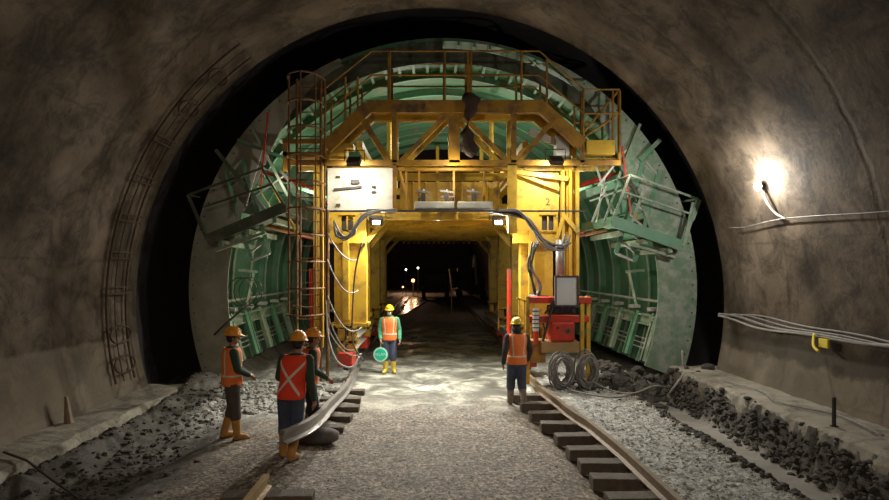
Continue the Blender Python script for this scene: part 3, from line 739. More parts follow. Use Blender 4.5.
# lower front frame
mb = MB(); mb.box(-2.4, 3.5, 13.28, 13.32, 3.97, 4.01); mb.build('tie_rod', 'dark_steel', gan)
for x, w_, m_ in ((-.80, .08, 'yellow_dirty_shaded'), (1.85, .20, 'yellow')):
    mb = MB(); mb.box(x-w_/2, x+w_/2, 13.30, 13.42, 3.5 if x > 0 else 4.0, 5.05); mb.build('drop_post', m_, gan)
for x in (-.55, -.25, .55, 1.25): 
    mb = MB(); mb.bar((x, 13.7, 4.04), (x, 13.7, 5.0), .05, .05); mb.build('drop_post', 'yellow_dirty_shaded', gan)
mb = MB(); mb.bar((-.7, 13.7, 5.0), (-.45, 13.7, 4.05), .04, .05); mb.bar((-.75, 13.6, 4.98), (1.9, 13.6, 4.98), .05, .06); mb.build('diagonal_brace', 'yellow_dirty_shaded', gan)
# longitudinal rear shoring seen through the truss
for x, z in ((-1.7, 5.7), (2.3, 5.7)):
    mb = MB(); mb.bar((x, 14.3, z), (x, 24, z), .14, .16); mb.build('upper_beam', 'yellow', gan)
for y in (17.4, 20.7, 23.9):
    mb = MB(); mb.ibeam((-2.3, y, 5.4), (2.9, y, 5.4), .15, .22, .025); mb.build('upper_cross_beam', 'yellow', gan)
for i, (x, y) in enumerate(((-1.2, 17.4), (1.8, 17.4), (-1.2, 20.7), (1.8, 20.7), (.3, 23.9))):
    mb = MB(); mb.tube([(x, y, 5.5), (x, y, FZ+math.sqrt(5.45**2-(x-FX)**2))], .07, 8); mb.build('crown_jack', 'yellow', gan)
# small red vertical prop by the right inner column, ladder inside
mb = MB(); mb.tube([(1.95, 14.6, .95), (1.95, 14.6, 2.7)], .055, 10); mb.build('prop', 'red', gan)
mb = MB()
for x in (1.92, 2.16): mb.bar((x, 16.6, 1.0), (x, 16.6, 2.5), .03, .03)
for q in range(6): mb.bar((1.92, 16.6, 1.1+q*.25), (2.16, 16.6, 1.1+q*.25), .025, .025)
mb.build('rung_ladder', 'yellow_dirty_shaded', gan)

# caged ladder on the left
lad = empty('caged_ladder', (-3.0, 12.95, .2)); tag(lad, 'tall rust brown caged access ladder left of the yellow gantry', 'ladder')
lx0, lx1, ly = -2.95, -2.42, 13.15
for x in (lx0, lx1):
    mb = MB(); mb.tube([(x, ly, .2), (x, ly, 6.9)], .03, 8); mb.build('stile', 'rust', lad)
for q in range(24):
    mb = MB(); mb.tube([(lx0, ly, .5+q*.27), (lx1, ly, .5+q*.27)], .014, 6); mb.build('rung', 'rust', lad)
def hoop(z):
    c = Vector(((lx0+lx1)/2-.05, ly, z)); return [c+Vector((-.40*math.cos(R(a)), -.62*math.sin(R(a)), 0)) for a in range(0, 181, 15)]
for q in range(10):
    mb = MB(); mb.tube(hoop(1.7+q*.575), .02, 6); mb.build('cage_hoop', 'rust', lad)
for a in (0, 45, 90, 135, 180):
    c = Vector(((lx0+lx1)/2-.05-.40*math.cos(R(a)), ly-.62*math.sin(R(a)), 0))
    mb = MB(); mb.tube([(c.x, c.y, 1.7), (c.x, c.y, 6.9)], .018, 6); mb.build('cage_bar', 'rust', lad)
mb = MB(); mb.bar((lx0, ly, 5.05), (lx0, 13.4, 5.05), .05, .05); mb.bar((lx1, ly, 5.05), (lx1, 13.4, 5.05), .05, .05); mb.build('tie_bracket', 'rust', lad)
t = MB(); t.tube([(-2.28, 13.2, .2), (-2.28, 13.2, 4.0)], .04, 8); tag(t.build('scaffold_pole', 'rust'), 'rust brown upright pole just right of the caged ladder', 'pole')
t = MB(); t.tube([(-2.72, 13.6, .2), (-2.72, 13.6, 2.7)], .05, 8); tag(t.build('steel_prop', 'red'), 'red vertical prop standing behind the caged ladder', 'prop')

# floodlights under the truss, facing the gantry
def flood(loc, tgt, label, power, name='floodlight', col=(1, .90, .70), group=None):
    root = empty(name, loc); tag(root, label, 'floodlight', group)
    d = (Vector(tgt)-Vector(loc)).normalized(); s, u = frame_from(d); L0 = Vector(loc)
    mtx = Matrix((s, u, -d)).transposed().to_4x4(); mtx.translation = L0
    m = MB(); m.box(-.15, .15, -.11, .11, 0, .12); m.transform(mtx); m.build('housing', 'dark_steel', root, bevel=.01)
    m = MB(); m.box(-.085, .085, -.06, .06, -.012, 0); m.transform(mtx); m.build('lens', 'flood_glow', root)
    m = MB(); m.tube([L0+Vector((-.22, 0, .05)), L0+Vector((-.22, 0, .3)), L0+Vector((.22, 0, .3)), L0+Vector((.22, 0, .05))], .012, 6); m.build('bracket', 'dark_steel', root)
    li = light('floodlight_beam', 'AREA', L0+d*.03, power, col, .13, tgt, .09); li.parent = root; li.location = d*.03
    return root
flood((-1.66, 13.02, 5.0), (-1.5, 14.6, 3.2), 'dark floodlight hung over the bright left gantry panel', 36, col=(1, .95, .84))
flood((2.75, 13.02, 5.02), (2.5, 14.6, 3.2), 'dark floodlight hung over the panel numbered two', 45, col=(1, .95, .84))
flood((-1.25, 13.8, 3.78), (-.6, 10.6, 0), 'small bright floodlight under the left gantry corner', 165, col=(1, .98, .9))
flood((1.60, 13.8, 3.78), (.9, 10.6, 0), 'small bright floodlight under the right gantry corner', 165, col=(1, .98, .9))

# valve bank on the front deck
vb = empty('valve_bank', (.45, 13.5, 4.04)); tag(vb, 'hydraulic valve bank with levers on the gantry deck above the road', 'valve bank')
m = MB(); m.box(-.35, .55, 13.4, 13.75, 4.06, 4.22); m.box(.62, 1.42, 13.4, 13.75, 4.06, 4.22); m.build('manifold', 'pale_steel', vb, bevel=.02)
m = MB(); m.box(-.35, 1.45, 13.42, 13.7, 4.04, 4.06); m.build('base_rail', 'dark_steel', vb)
for x in (-.15, .38, 1.0):
    m = MB(); m.box(x-.05, x+.05, 13.5, 13.62, 4.22, 4.42); v1 = m.build('valve', 'dark_steel', vb)
    m = MB(); m.bar((x-.16, 13.53, 4.48), (x+.16, 13.53, 4.44), .04, .04); m.bar((x-.14, 13.53, 4.34), (x+.18, 13.53, 4.34), .03, .03); m.tube([(x, 13.56, 4.4), (x, 13.56, 4.52)], .03, 8); m.build('lever', 'steel', v1)
# hanging tarp
m = MB(); rings = []
for i in range(12):
    z = 6.6-i*.13; wv = .10+.07*math.sin(i*.9)+.05*math.sin(i*2.1)
    rings.append([Vector((.86+.05*math.sin(i*.7)+wv*math.cos(a)*(1+.25*math.sin(3*a+i)), 13.16+.05*math.sin(a), z)) for a in [2*math.pi*j/14 for j in range(14)]])
m.loft(rings); tag(m.build('hanging_tarp', 'tarp', smooth=True), 'dark brown bundled cloth hanging from the middle of the top walkway', 'tarp')

# cables and hoses on the gantry
def cable(pts, r, m, label, cat, group=None, name='cable', k=5):
    mb = MB(); mb.tube(smooth_path(pts, k), r, 7); return tag(mb.build(name, m, smooth=True), label, cat, group)
for i in range(10):
    j = lambda s: U(-s*1.5, s*1.5)
    cable([(1.45+j(.1), 13.24+j(.04), 3.97+j(.04)), (1.95, 13.2+j(.05), 3.92+j(.05)), (2.30+j(.04), 13.2, 3.65+j(.08)), (2.55+j(.05), 13.22, 3.25+j(.1)), (2.95+j(.05), 13.25, 3.18+j(.05)), (3.1+j(.06), 13.3, 3.35+j(.1))],
          .018, ('hose', 'cable_pale', 'black_rubber')[i % 3], 'hose of the bundle sagging across the right gantry corner', 'hose', 'hoses over the right gantry corner', 'hydraulic_hose')
for i in range(6):
    j = lambda s: U(-s, s)
    cable([(2.35+j(.1), 13.35+j(.05), 3.3), (2.25+j(.1), 13.35, 2.8), (2.4+j(.12), 13.3, 2.3), (2.35+j(.1), 13.3, 1.95)], .02, 'black_rubber' if i % 2 else 'hose',
          'hose hanging in the tangle above the red power pack', 'hose', 'hoses hanging above the red power pack', 'hydraulic_hose')
for i in range(5):
    j = lambda s: U(-s, s)
    cable([(-.75+j(.03), 13.26, 4.0+j(.03)), (-1.2, 13.24, 4.0+j(.04)), (-1.55+j(.05), 13.24, 3.8+j(.06)), (-1.75+j(.05), 13.24, 3.45+j(.05)), (-2.0+j(.08), 13.24, 3.4+j(.06)), (-2.15, 13.3, 3.7+j(.1))],
          .022, 'hose', 'grey hose of the bundle curving over the left gantry corner', 'hose', 'hoses over the left gantry corner', 'hydraulic_hose')
for i, (za, zb, sg) in enumerate(((2.9, 2.2, .3), (2.1, 1.35, .35), (1.7, .9, .35), (1.4, .75, .25), (3.5, 2.9, .2))):
    cable(catenary((-2.27, 13.12, za), (-1.65+.08*(i % 2), 13.6, zb), sg, 8), .015, 'cable_pale', 'pale hose looping from the brown pole to the left gantry column', 'hose', 'pale loops at the left gantry column', 'hydraulic_hose', 2)
cable([(-2.3, 13.12, 2.0), (-2.25, 13.1, 1.2), (-2.05, 13.1, .65), (-1.75, 13.25, .50), (-1.6, 13.4, .72)], .022, 'cable_pale', 'pale hose drooping lowest round the left bogie', 'hose', None, 'hydraulic_hose')
cable([(-1.55, 13.5, 3.3), (-1.72, 13.6, 2.6), (-1.78, 13.6, 1.6), (-1.75, 13.5, 1.0), (-1.5, 13.4, .6)], .02, 'dark_steel', 'dark cable running down the face of the left gantry column', 'cable')

# left wing cables in rings
for i in range(3):
    c = Vector((-4.55+.12*i, 14.2, 2.15)); pts = [c+Vector((.28*math.cos(a), .03*i, .34*math.sin(a))) for a in [2*math.pi*q/16 for q in range(17)]]
    cable(pts, .012, 'green_dark', 'dark hose loop hung inside the left formwork wing', 'hose', 'hose loops in the left formwork wing', 'hose_loop', 1)
cable(catenary(at(214, 335, 13.4), at(248, 305, 13.6), -.02, 5), .025, 'dark_steel', 'thin dark bar slanting across the left formwork end plate', 'bar', None, 'slanting_bar', 1)

# ------------------------------------------------------------------ rails and sleepers
def rail_mesh(name, pts, m, label, group=None, k=1):
    prof = [(-.065, 0), (.065, 0), (.065, .012), (.012, .03), (.010, .10), (.034, .112), (.034, .15), (-.034, .15), (-.034, .112), (-.010, .10), (-.012, .03), (-.065, .012)]
    pts = [Vector(p) for p in pts]; rings = []
    for i, p in enumerate(pts):
        d = (pts[min(i+1, len(pts)-1)]-pts[max(i-1, 0)]).normalized(); s, u = frame_from(d)
        rings.append([p+s*a*k+u*b*k for a, b in prof])
    mb = MB(); mb.loft(rings); return tag(mb.build(name, m), label, 'rail', group)
rail_mesh('rail', [(rail_x(y), y, .11) for y in [-5+.5*i for i in range(90)]], 'rail_rust', 'long steel rail on timber sleepers along the right of the road')
lr = smooth_path([(-1.90, 7.6, .44), (-1.70, 8.2, .42), (-1.66, 9.1, .36), (-1.72, 10, .27), (-1.76, 11, .17), (-1.75, 12.4, .12), (-1.85, 14.5, .11), (-1.98, 17, .11), (-2.05, 22, .11), (-2.4, 34, .11), (-2.6, 58, .11)], 8)
rail_mesh('rail', lr, 'steel', 'steel rail on the left with its near end lifted by two workers', k=1.15)
rail_mesh('rail', [(-1.86, 6.75-.4*i, .20+.0*i) for i in range(20)], 'tan_metal', 'short rail end at the bottom edge left of the road')
sl0 = None
def sleeper(x0, x1, y, z, label, group, rot=0):
    global sl0
    if sl0 is None:
        mb = MB(); mb.box(-.5, .5, -.12, .12, 0, .16); sl0 = mb.build('railway_sleeper', 'wood', None, origin=(0, 0, 0), bevel=.012); o = sl0
    else: o = sl0.copy(); C.objects.link(o)
    o.location = ((x0+x1)/2, y, z); o.scale = (x1-x0, 1, 1); o.rotation_euler = (0, 0, R(rot))
    tag(o, label, 'sleeper', group); return o
ORD = ('nearest', 'second', 'third', 'fourth', 'fifth', 'sixth', 'seventh', 'eighth', 'ninth', 'tenth')
for i, y in enumerate((6.1, 6.75, 7.35, 7.95, 8.55, 9.25, 9.95, 10.7, 11.45, 12.2)):
    sleeper(rail_x(y)-.62, rail_x(y)+.45, y, -.045, 'dark timber sleeper under the right rail, %s counted from the bottom of the photo' % ORD[i], 'sleepers under the right rail', U(-4, 4))
for i, y in enumerate((9.75, 10.5, 11.2, 11.9, 12.7)):
    sleeper(-2.2, -1.38+U(-.05, .05), y, -.05, 'dark timber sleeper under the lifted left rail, %s counted from the grey sack' % ORD[i], 'sleepers under the left rail', U(-4, 4))
sleeper(-2.3, -1.3, 6.6, .03, 'dusty timber sleeper at the bottom edge of the photo', None, 3)
mb = MB(); rings = []
for i in range(9):
    t = i/8; x = -2.15+.75*t; r = .16*(1-(2*t-1)**4*.5)
    rings.append([Vector((x, 9.05+r*1.1*math.cos(a), .14+r*.8*math.sin(a))) for a in [2*math.pi*j/12 for j in range(12)]])
mb.loft(rings); tag(mb.build('sandbag', 'sack_cloth', smooth=True), 'rounded grey sack lying on the ground beside the lifted rail', 'sack')
mb = MB(); mb.tube([(-5.5, 7.65, .32), (-5.0, 7.35, .31), (-4.5, 7.0, .22), (-3.9, 6.6, .12)], .015, 6); tag(mb.build('iron_bar', 'dark_steel'), 'thin dark bar lying across the left ledge at the lower left corner', 'bar')

# ------------------------------------------------------------------ red power pack on the right
pp = empty('power_pack', (2.85, 13.0, .25)); tag(pp, 'red hydraulic power pack in front of the right gantry column', 'power pack')
X = lambda px: (px-430)/F*12.9
Z = lambda py: CZ+(270-py)/F*12.9
m = MB(); m.box(X(529), X(590), 12.75, 13.25, Z(303), Z(297)); m.build('top_tray', 'red', pp, bevel=.01)
m = MB(); m.box(X(529), X(588), 12.8, 13.2, Z(322), Z(316)); m.build('middle_tray', 'red', pp, bevel=.01)
m = MB(); m.box(X(549), X(573), 12.7, 13.2, Z(341), Z(321)); tk = m.build('oil_tank', 'red', pp, bevel=.05)
m = MB(); m.tube([(X(566), 12.7, Z(330)), (X(566), 12.68, Z(330))], .04, 10); m.tube([(X(556), 12.7, Z(327)), (X(556), 12.66, Z(327))], .03, 10); m.build('filler_cap', 'dark_steel', tk)
m = MB(); m.box(X(540), X(578), 12.75, 13.2, Z(352), Z(341)); m.build('base_box', 'tan_metal', pp, bevel=.01)
m = MB(); m.box(X(528), X(545), 12.8, 13.2, Z(362), Z(340)); m.build('base_box', 'yellow_dirty_shaded', pp, bevel=.01)
m = MB(); m.tube([(X(548), 12.95, Z(310)), (X(575), 12.95, Z(310))], .11, 16); m.box(X(560), X(566), 12.8, 13.1, Z(313), Z(304)); m.build('electric_motor', 'dark_steel', pp)
for i in range(6):
    x = X(544+i*5); m = MB(); m.tube(smooth_path([(x, 12.78, Z(313)), (x+.05, 12.72, Z(309)), (x+.12, 12.75, Z(305)), (x+.15, 12.8, Z(303))], 4), .022, 6); m.build('pump_hose', 'black_rubber', pp)
for x0, y_ in ((X(527), 12.78), (X(581), 12.78), (X(588), 12.85)):
    m = MB(); m.box(x0-.04, x0+.04, y_, y_+.08, .2, Z(296)); m.build('frame_post', 'yellow', pp)
m = MB(); m.tube([(X(534), 12.68, Z(330)), (X(534), 12.68, Z(308))], .07, 14); g_ = m.build('filter_cylinder', 'white_board', pp)
m = MB()
for q in range(5): m.tube([(X(534), 12.68, Z(327-q*4)), (X(534), 12.68, Z(326-q*4))], .074, 14)
m.build('filter_bands', 'dark_steel', g_)
m = MB(); m.tube([(X(534), 12.68, Z(344)), (X(534), 12.68, Z(330))], .05, 10); m.build('lower_cylinder', 'red', pp)
for x in (X(519), X(524)):
    m = MB(); m.bar((x, 12.8, .2), (x, 12.8, Z(298)), .03, .03); m.build('side_rail', 'yellow', pp)
m = MB(); m.bar((X(516), 12.8, Z(298)), (X(530), 12.8, Z(303)), .03, .03); m.build('side_rail', 'yellow', pp)
m = MB(); m.tube([(X(541), 12.7, Z(340)), (X(553), 12.75, Z(300))], .03, 8); m.tube([(X(541), 12.65, Z(322)), (X(543), 12.62, Z(331)), (X(541), 12.65, Z(340))], .02, 8); m.build('feed_pipe', 'dark_steel', pp)
nb = empty('notice_board', (X(564), 12.75, Z(307))); tag(nb, 'blank pale notice board in a dark frame above the red power pack', 'board')
m = MB(); m.box(X(554), X(574.5), 12.66, 12.68, Z(304.5), Z(277)); m.build('panel', 'white_board', nb)
m = MB()
x0, x1, z0, z1 = X(552.5), X(576), Z(306), Z(275.5)
m.box(x0, x1, 12.63, 12.70, z0, z0+.035); m.box(x0, x1, 12.63, 12.70, z1-.035, z1); m.box(x0, x0+.035, 12.63, 12.70, z0+.035, z1-.035); m.box(x1-.035, x1, 12.63, 12.70, z0+.035, z1-.035)
m.build('frame', 'dark_steel', nb)
m = MB(); m.bar((X(558), 12.72, Z(307)+.02), (X(558), 12.78, Z(297)-.02), .03, .03); m.bar((X(571), 12.72, Z(307)+.02), (X(571), 12.78, Z(297)-.02), .03, .03); m.build('stand_bracket', 'dark_steel', nb)
# gas bottle dark things on column right: vertical cylinder
m = MB(); m.tube([(2.95, 13.45, 2.55), (2.95, 13.45, 3.35)], .10, 14); tag(m.build('accumulator', 'steel', smooth=True), 'upright grey pressure cylinder fixed high on the right gantry column', 'cylinder')
m = MB(); m.tube([(2.20, 13.2, 2.05), (2.62, 13.2, 2.02)], .08, 12); m.tube([(2.4, 13.2, 2.05), (2.42, 13.2, 2.2)], .05, 8); tag(m.build('pump_motor', 'dark_steel', smooth=True), 'small black motor just left of the notice board', 'motor')
# hose coils
def coil(c, rx, rz, label, seed):
    rnd = random.Random(seed); c = Vector(c); pts = []; turns = 15
    for i in range(turns*20):
        a = 2*math.pi*i/20; t = i/(turns*20); k = 1-.40*abs(math.sin(t*9+seed))-.06*rnd.random()
        tilt = .25*math.sin(t*17+seed)
        pts.append(c+Vector((rx*k*math.cos(a)+.03*math.sin(t*23), -.14+.28*t+.05*math.sin(a*1.0+t*11)+tilt*.15*math.sin(a), rz*k*math.sin(a)+.03*math.cos(t*19))))
    mb = MB(); mb.tube(pts, .017, 6); return tag(mb.build('hose_coil', 'hose', smooth=True), label, 'hose coil')
coil((X(556), 12.35, Z(367)), .27, .42, 'grey hose coil standing left of its neighbour before the red power pack', 1)
coil((X(580), 12.35, Z(367)), .24, .42, 'grey hose coil standing nearest the right formwork wing', 4)
cable([(X(585), 12.3, .35), (X(600), 12.0, .22), (X(615), 11.7, .24), (X(640), 12.1, .3), (X(668), 12.6, .2), (X(682), 12.9, .45), (X(686), 13.1, .9)], .02, 'cable_pale', 'pale hose trailing on the ground from the coils to the formwork edge', 'hose', None, 'ground_hose')
cable([(X(560), 12.2, .24), (X(566), 11.8, .24), (X(590), 11.3, .24), (X(612), 11.6, .25)], .02, 'hose', 'grey hose end snaking over the crushed stone', 'hose', None, 'ground_hose')

# ------------------------------------------------------------------ lining furniture
def lp(a, y, r=6.1): return Vector((r*math.cos(R(a)), y, 2.0+r*math.sin(R(a))))
al = empty('arched_wall_ladder', lp(196, 11.35, 6.0)); tag(al, 'curved rusty pipe ladder following the left wall of the lining', 'ladder')
for y in (11.05, 11.35, 11.75):
    mb = MB(); mb.tube([lp(a, y, 6.03) for a in range(194, 124, -2)], .022 if y != 11.35 else .012, 6); mb.build('stile', 'rust_dark', al)
for q, a in enumerate((191, 185.5, 178, 171.5, 164.5, 157, 149, 141, 133)):
    mb = MB()
    if q in (0, 1, 7, 8): mb.tube([lp(a+1.6*math.sin(t), 11.40+.38*math.cos(t), 5.97) for t in [2*math.pi*i/18 for i in range(19)]], .02, 6)
    else:
        mb.tube([lp(a, 11.0, 6.0), lp(a, 11.82, 6.0)], .02, 6); mb.tube([lp(a-1.2, 11.0, 6.0), lp(a-1.2, 11.82, 6.0)], .016, 6); mb.tube([lp(a, 11.0, 6.0), lp(a-1.2, 11.0, 6.0)], .016, 6)
    mb.build('rung_hoop', 'rust_dark', al)
mb = MB(); rings = []
mb.merge(shell(0, 0, 0, 0, 0, 0, 1)) if False else None
# wall lamp with its flex
wl = empty('wall_lamp', (5.65, 10.12, 4.10)); tag(wl, 'bare bright lamp glaring on the right wall', 'lamp')
m = MB(); m.ellipsoid((5.57, 10.08, 4.09), .06, .06, .07); m.build('bulb', 'lamp_glow', wl, True)
m = MB(); m.tube([(5.62, 10.12, 4.10), (5.70, 10.16, 4.10)], .05, 12); m.build('lamp_holder', 'dark_steel', wl)
m = MB(); m.bar((5.68, 10.16, 4.10), (5.74, 10.18, 4.10), .08, .08); m.build('wall_bracket', 'dark_steel', wl)
cable([(5.66, 10.12, 4.04), (5.70, 10.02, 3.8), (5.80, 9.95, 3.62), (5.86, 9.8, 3.52)], .018, 'cable_pale', 'pale flex dropping from the bare lamp on the right wall', 'cable', None, 'lamp_flex')
def wallx(z, r=6.04): return math.sqrt(r*r-(z-2.0)**2)
cable([(wallx(z), y, z) for y, z in ((11.6, 3.50), (11, 3.47), (10.0, 3.52), (9.2, 3.50), (8.4, 3.46), (7.4, 3.42), (6.4, 3.48), (5, 3.5), (2, 3.55))], .010, 'hose', 'thin pale cable running level along the right wall below the lamp', 'cable')
for i in range(4):
    pts = [(wallx(1.6, 6.03), y, 1.66+.035*i+.05*math.sin(y*1.1+i*.9)-.03*math.cos(y*2.3+i)) for y in [12.3-.6*q for q in range(27)] if y < 12.1 or True]
    pts = [(x-(.0 if y < 12.2 else .25*(y-12.2)), y, z) for x, y, z in pts]
    cable(pts, .024 if i < 2 else .015, 'cable_pale' if i == 0 else 'hose', 'hose of the bundle running low along the right wall', 'hose', 'hoses along the right wall', 'wall_hose', 2)
cable([(5.96, 9.2, 1.68), (5.85, 9.05, 1.52), (5.8, 8.85, 1.45)], .02, 'yellow_tag', 'short yellow strap end hanging from the right wall hoses', 'strap', None, 'strap', 4)
m = MB(); m.box(5.93, 5.96, 8.85, 9.05, 1.50, 1.63); tag(m.build('marker_plate', 'yellow_tag'), 'small yellow square plate on the right wall under the hoses', 'marker')
m = MB(); m.tube([(5.30, 7.78, .60), (5.30, 7.78, 1.0)], .025, 8); m.tube([(5.30, 7.78, .6), (5.30, 7.78, .63)], .05, 8); tag(m.build('marker_post', 'black_rubber'), 'short black post standing on the right concrete ledge', 'post')
m = MB(); m.bar((6.62, 12.95, 2.05), (6.54, 12.95, 2.52), .04, .20, (0, 1, 0)); tag(m.build('wall_plate', 'steel'), 'small grey plate on the dark rock wall beyond the right lining edge', 'plate')
cable([(4.98, 11.6, .66), (4.6, 11.4, .3)], .02, 'cable_pale', 'short pale stick leaning on the right ledge face', 'stick', None, 'stick', 2)
m = MB(); m.tube([(-5.66, 9.3, .25), (-5.72, 9.32, .68)], .09, 10, [.07, .025]); tag(m.build('stain_stub', 'rail_rust'), 'small brown stub standing in for a stain at the foot of the left wall', 'stub')  # solid stub added in place of a stain on the wall base
cable([(5.35, 10.8, .66), (5.5, 9.8, .66), (5.3, 9.0, .66), (5.65, 8.2, .66), (5.5, 7.2, .66)], .015, 'hose', 'thin wire lying on the right concrete ledge', 'wire', None, 'wire')

# ------------------------------------------------------------------ deep inside the tunnel
def truck(loc, label):
    t = empty('dump_truck', loc); tag(t, label, 'truck'); L0 = Vector(loc)
    def B(x0, x1, y0, y1, z0, z1): m = MB(); m.box(L0.x+x0, L0.x+x1, L0.y+y0, L0.y+y1, L0.z+z0, L0.z+z1); return m
    cab = B(-1.15, 1.15, 0, 1.6, .6, 2.5).build('cab', 'dark_steel', t, bevel=.1)
    B(-1.0, 1.0, -.02, 0, 1.5, 2.3).build('windscreen', 'black_rubber', cab)
    for s in (-1, 1):
        B(s*.85-.1, s*.85+.1, -.05, 0, .85, 1.0).build('headlight', 'dark_steel', cab)
        for yy in (.8, 4.2, 5.5):
            m = MB(); m.tube([(L0.x+s*1.1-.15, L0.y+yy, L0.z+.5), (L0.x+s*1.1+.15, L0.y+yy, L0.z+.5)], .5, 16); m.build('wheel', 'black_rubber', t)
    m = MB(); m.prism([(L0.y+1.8, L0.z+1.2), (L0.y+6.4, L0.z+1.2), (L0.y+6.9, L0.z+2.6), (L0.y+1.7, L0.z+2.6)], L0.x-1.2, L0.x+1.2, 'x'); m.build('tipper_body', 'dark_steel', t)
    B(-.9, .9, .2, 6.4, .7, 1.0).build('chassis', 'dark_steel', t)
    return t
truck((.5, 54, 0), 'dark truck standing in the gloom at the middle of the far tunnel')
def excav(loc, label):
    t = empty('excavator', loc); tag(t, label, 'excavator'); L0 = Vector(loc)
    def B(x0, x1, y0, y1, z0, z1): m = MB(); m.box(L0.x+x0, L0.x+x1, L0.y+y0, L0.y+y1, L0.z+z0, L0.z+z1); return m
    for s in (-1, 1): B(s*1.1-.25, s*1.1+.25, -1.6, 1.6, 0, .8).build('track', 'black_rubber', t, bevel=.2)
    B(-1.3, 1.3, -1.2, 1.6, .9, 1.9).build('body', 'dark_steel', t, bevel=.1); B(-1.3, -.3, -1.3, .2, 1.9, 2.9).build('cab', 'dark_steel', t, bevel=.08)
    m = MB(); m.bar(L0+Vector((.2, -1, 1.6)), L0+Vector((.2, -3, 4.0)), .3, .45); m.build('boom', 'dark_steel', t)
    m = MB(); m.bar(L0+Vector((.2, -3, 4.0)), L0+Vector((.2, -4.4, 1.3)), .22, .32); st = m.build('arm', 'pale_steel', t); st['label'] = 'pale dusty arm'
    m = MB(); m.prism([(L0.y-4.9, L0.z+1.3), (L0.y-4.2, L0.z+1.4), (L0.y-3.9, L0.z+.6), (L0.y-4.7, L0.z+.5)], L0.x-.4, L0.x+.8, 'x'); m.build('bucket', 'dark_steel', t)
    return t
excav((3.9, 57, 0), 'dark excavator with a pale arm at the right of the far tunnel')
def farlamp(px, py, Y, r, label, m='warm_glow', p=0):
    c = at(px, py, Y); t = empty('work_lamp', c); tag(t, label, 'lamp')
    mb = MB(); mb.ellipsoid(c, r, r, r, 10, 6); mb.build('bulb', m, t, True)
    mb = MB(); mb.tube([c+Vector((0, .1, 0)), c+Vector((0, .1, -c.z))], .03, 6); mb.build('lamp_stand', 'dark_steel', t)
farlamp(413, 280.5, 60, .17, 'orange work lamp glowing in the far tunnel on the left')
farlamp(418, 268, 62, .09, 'small lamp above the orange glow in the far tunnel', 'flood_glow')
farlamp(406, 269.5, 62, .09, 'small pale lamp leftmost in the far tunnel', 'flood_glow')
farlamp(469, 282, 56, .12, 'small pinkish lamp at the right of the far tunnel')
farlamp(403, 287, 64, .10, 'low orange lamp near the wet ground of the far tunnel')
m = MB(); a, b, c = at(449, 269, 36), at(451.5, 289, 36), at(458, 288, 36); m.bar(a, b, .09, .09); m.bar(b, c, .06, .06); m.bar(b, (b.x, b.y, 0), .06, .06); tag(m.build('tilted_pole', 'tan_metal'), 'pale leaning pole right of centre in the far tunnel', 'pole')
light('far_work_light', 'POINT', (2.2, 35.2, 2.6), 12, (1, .75, .5), .1)
mat('puddle', (.03, .028, .025), (.04, .035, .03), 2, .22, 0, .5, 2)
mb = MB(); n = 40; mb.add([(-2.6+2.2*math.cos(2*math.pi*i/n)*(1+.2*math.sin(6*math.pi*i/n)), 48+14*math.sin(2*math.pi*i/n), .045) for i in range(n)], [tuple(range(n))])
tag(mb.build('puddle', 'puddle', origin=(-2.6, 48, 0)), 'shallow puddle on the road reflecting the orange lamps', 'puddle')

# ------------------------------------------------------------------ people
TOR = [(.84, .155, .115), (.92, .17, .125), (1.02, .155, .115), (1.12, .148, .108), (1.25, .17, .118), (1.34, .182, .118), (1.40, .170, .105), (1.445, .125, .085), (1.48, .07, .068)]
def tor_r(z):
    for (a, ax, ay), (b, bx, by) in zip(TOR, TOR[1:]):
        if z <= b: t = max(0, (z-a)/(b-a)); return ax+(bx-ax)*t, ay+(by-ay)*t
    return TOR[-1][1:]
def hand(mb, wr, d, n, thumb_side, curl=.5, L_=1.0):
    """palm, four unequal bent fingers and a thumb leaving the side of the palm"""
    d = d.normalized(); n = (n - d*n.dot(d)).normalized(); s = d.cross(n).normalized()*thumb_side
    mb.capsule(wr, .026, wr+d*.03, .030, 12); kn = wr+d*.085
    for k_, off in enumerate((.033, .011, -.011, -.032)):
        base = wr+d*.03+s*off*.7; k0 = kn+s*off; mb.capsule(base, .017, k0, .013, 10)
        ln = (.070, .078, .073, .058)[k_]; c1 = curl*.7; c2 = curl*1.5; fan = s*off*.25
        d1 = (d*math.cos(c1)+n*math.sin(c1)+fan).normalized(); p1 = k0+d1*ln*.5
        d2 = (d*math.cos(c2)+n*math.sin(c2)+fan).normalized(); p2 = p1+d2*ln*.5
        mb.capsule(k0, .0095, p1, .0088, 8); mb.capsule(p1, .0088, p2, .0078, 8)
    t0 = wr+d*.025+s*.022; t1 = t0+(d*.7+s*.8+n*.25).normalized()*.042; t2 = t1+(d*.9+s*.15+n*.45).normalized()*.032
    mb.capsule(t0, .015, t1, .012, 8); mb.capsule(t1, .0115, t2, .009, 8)
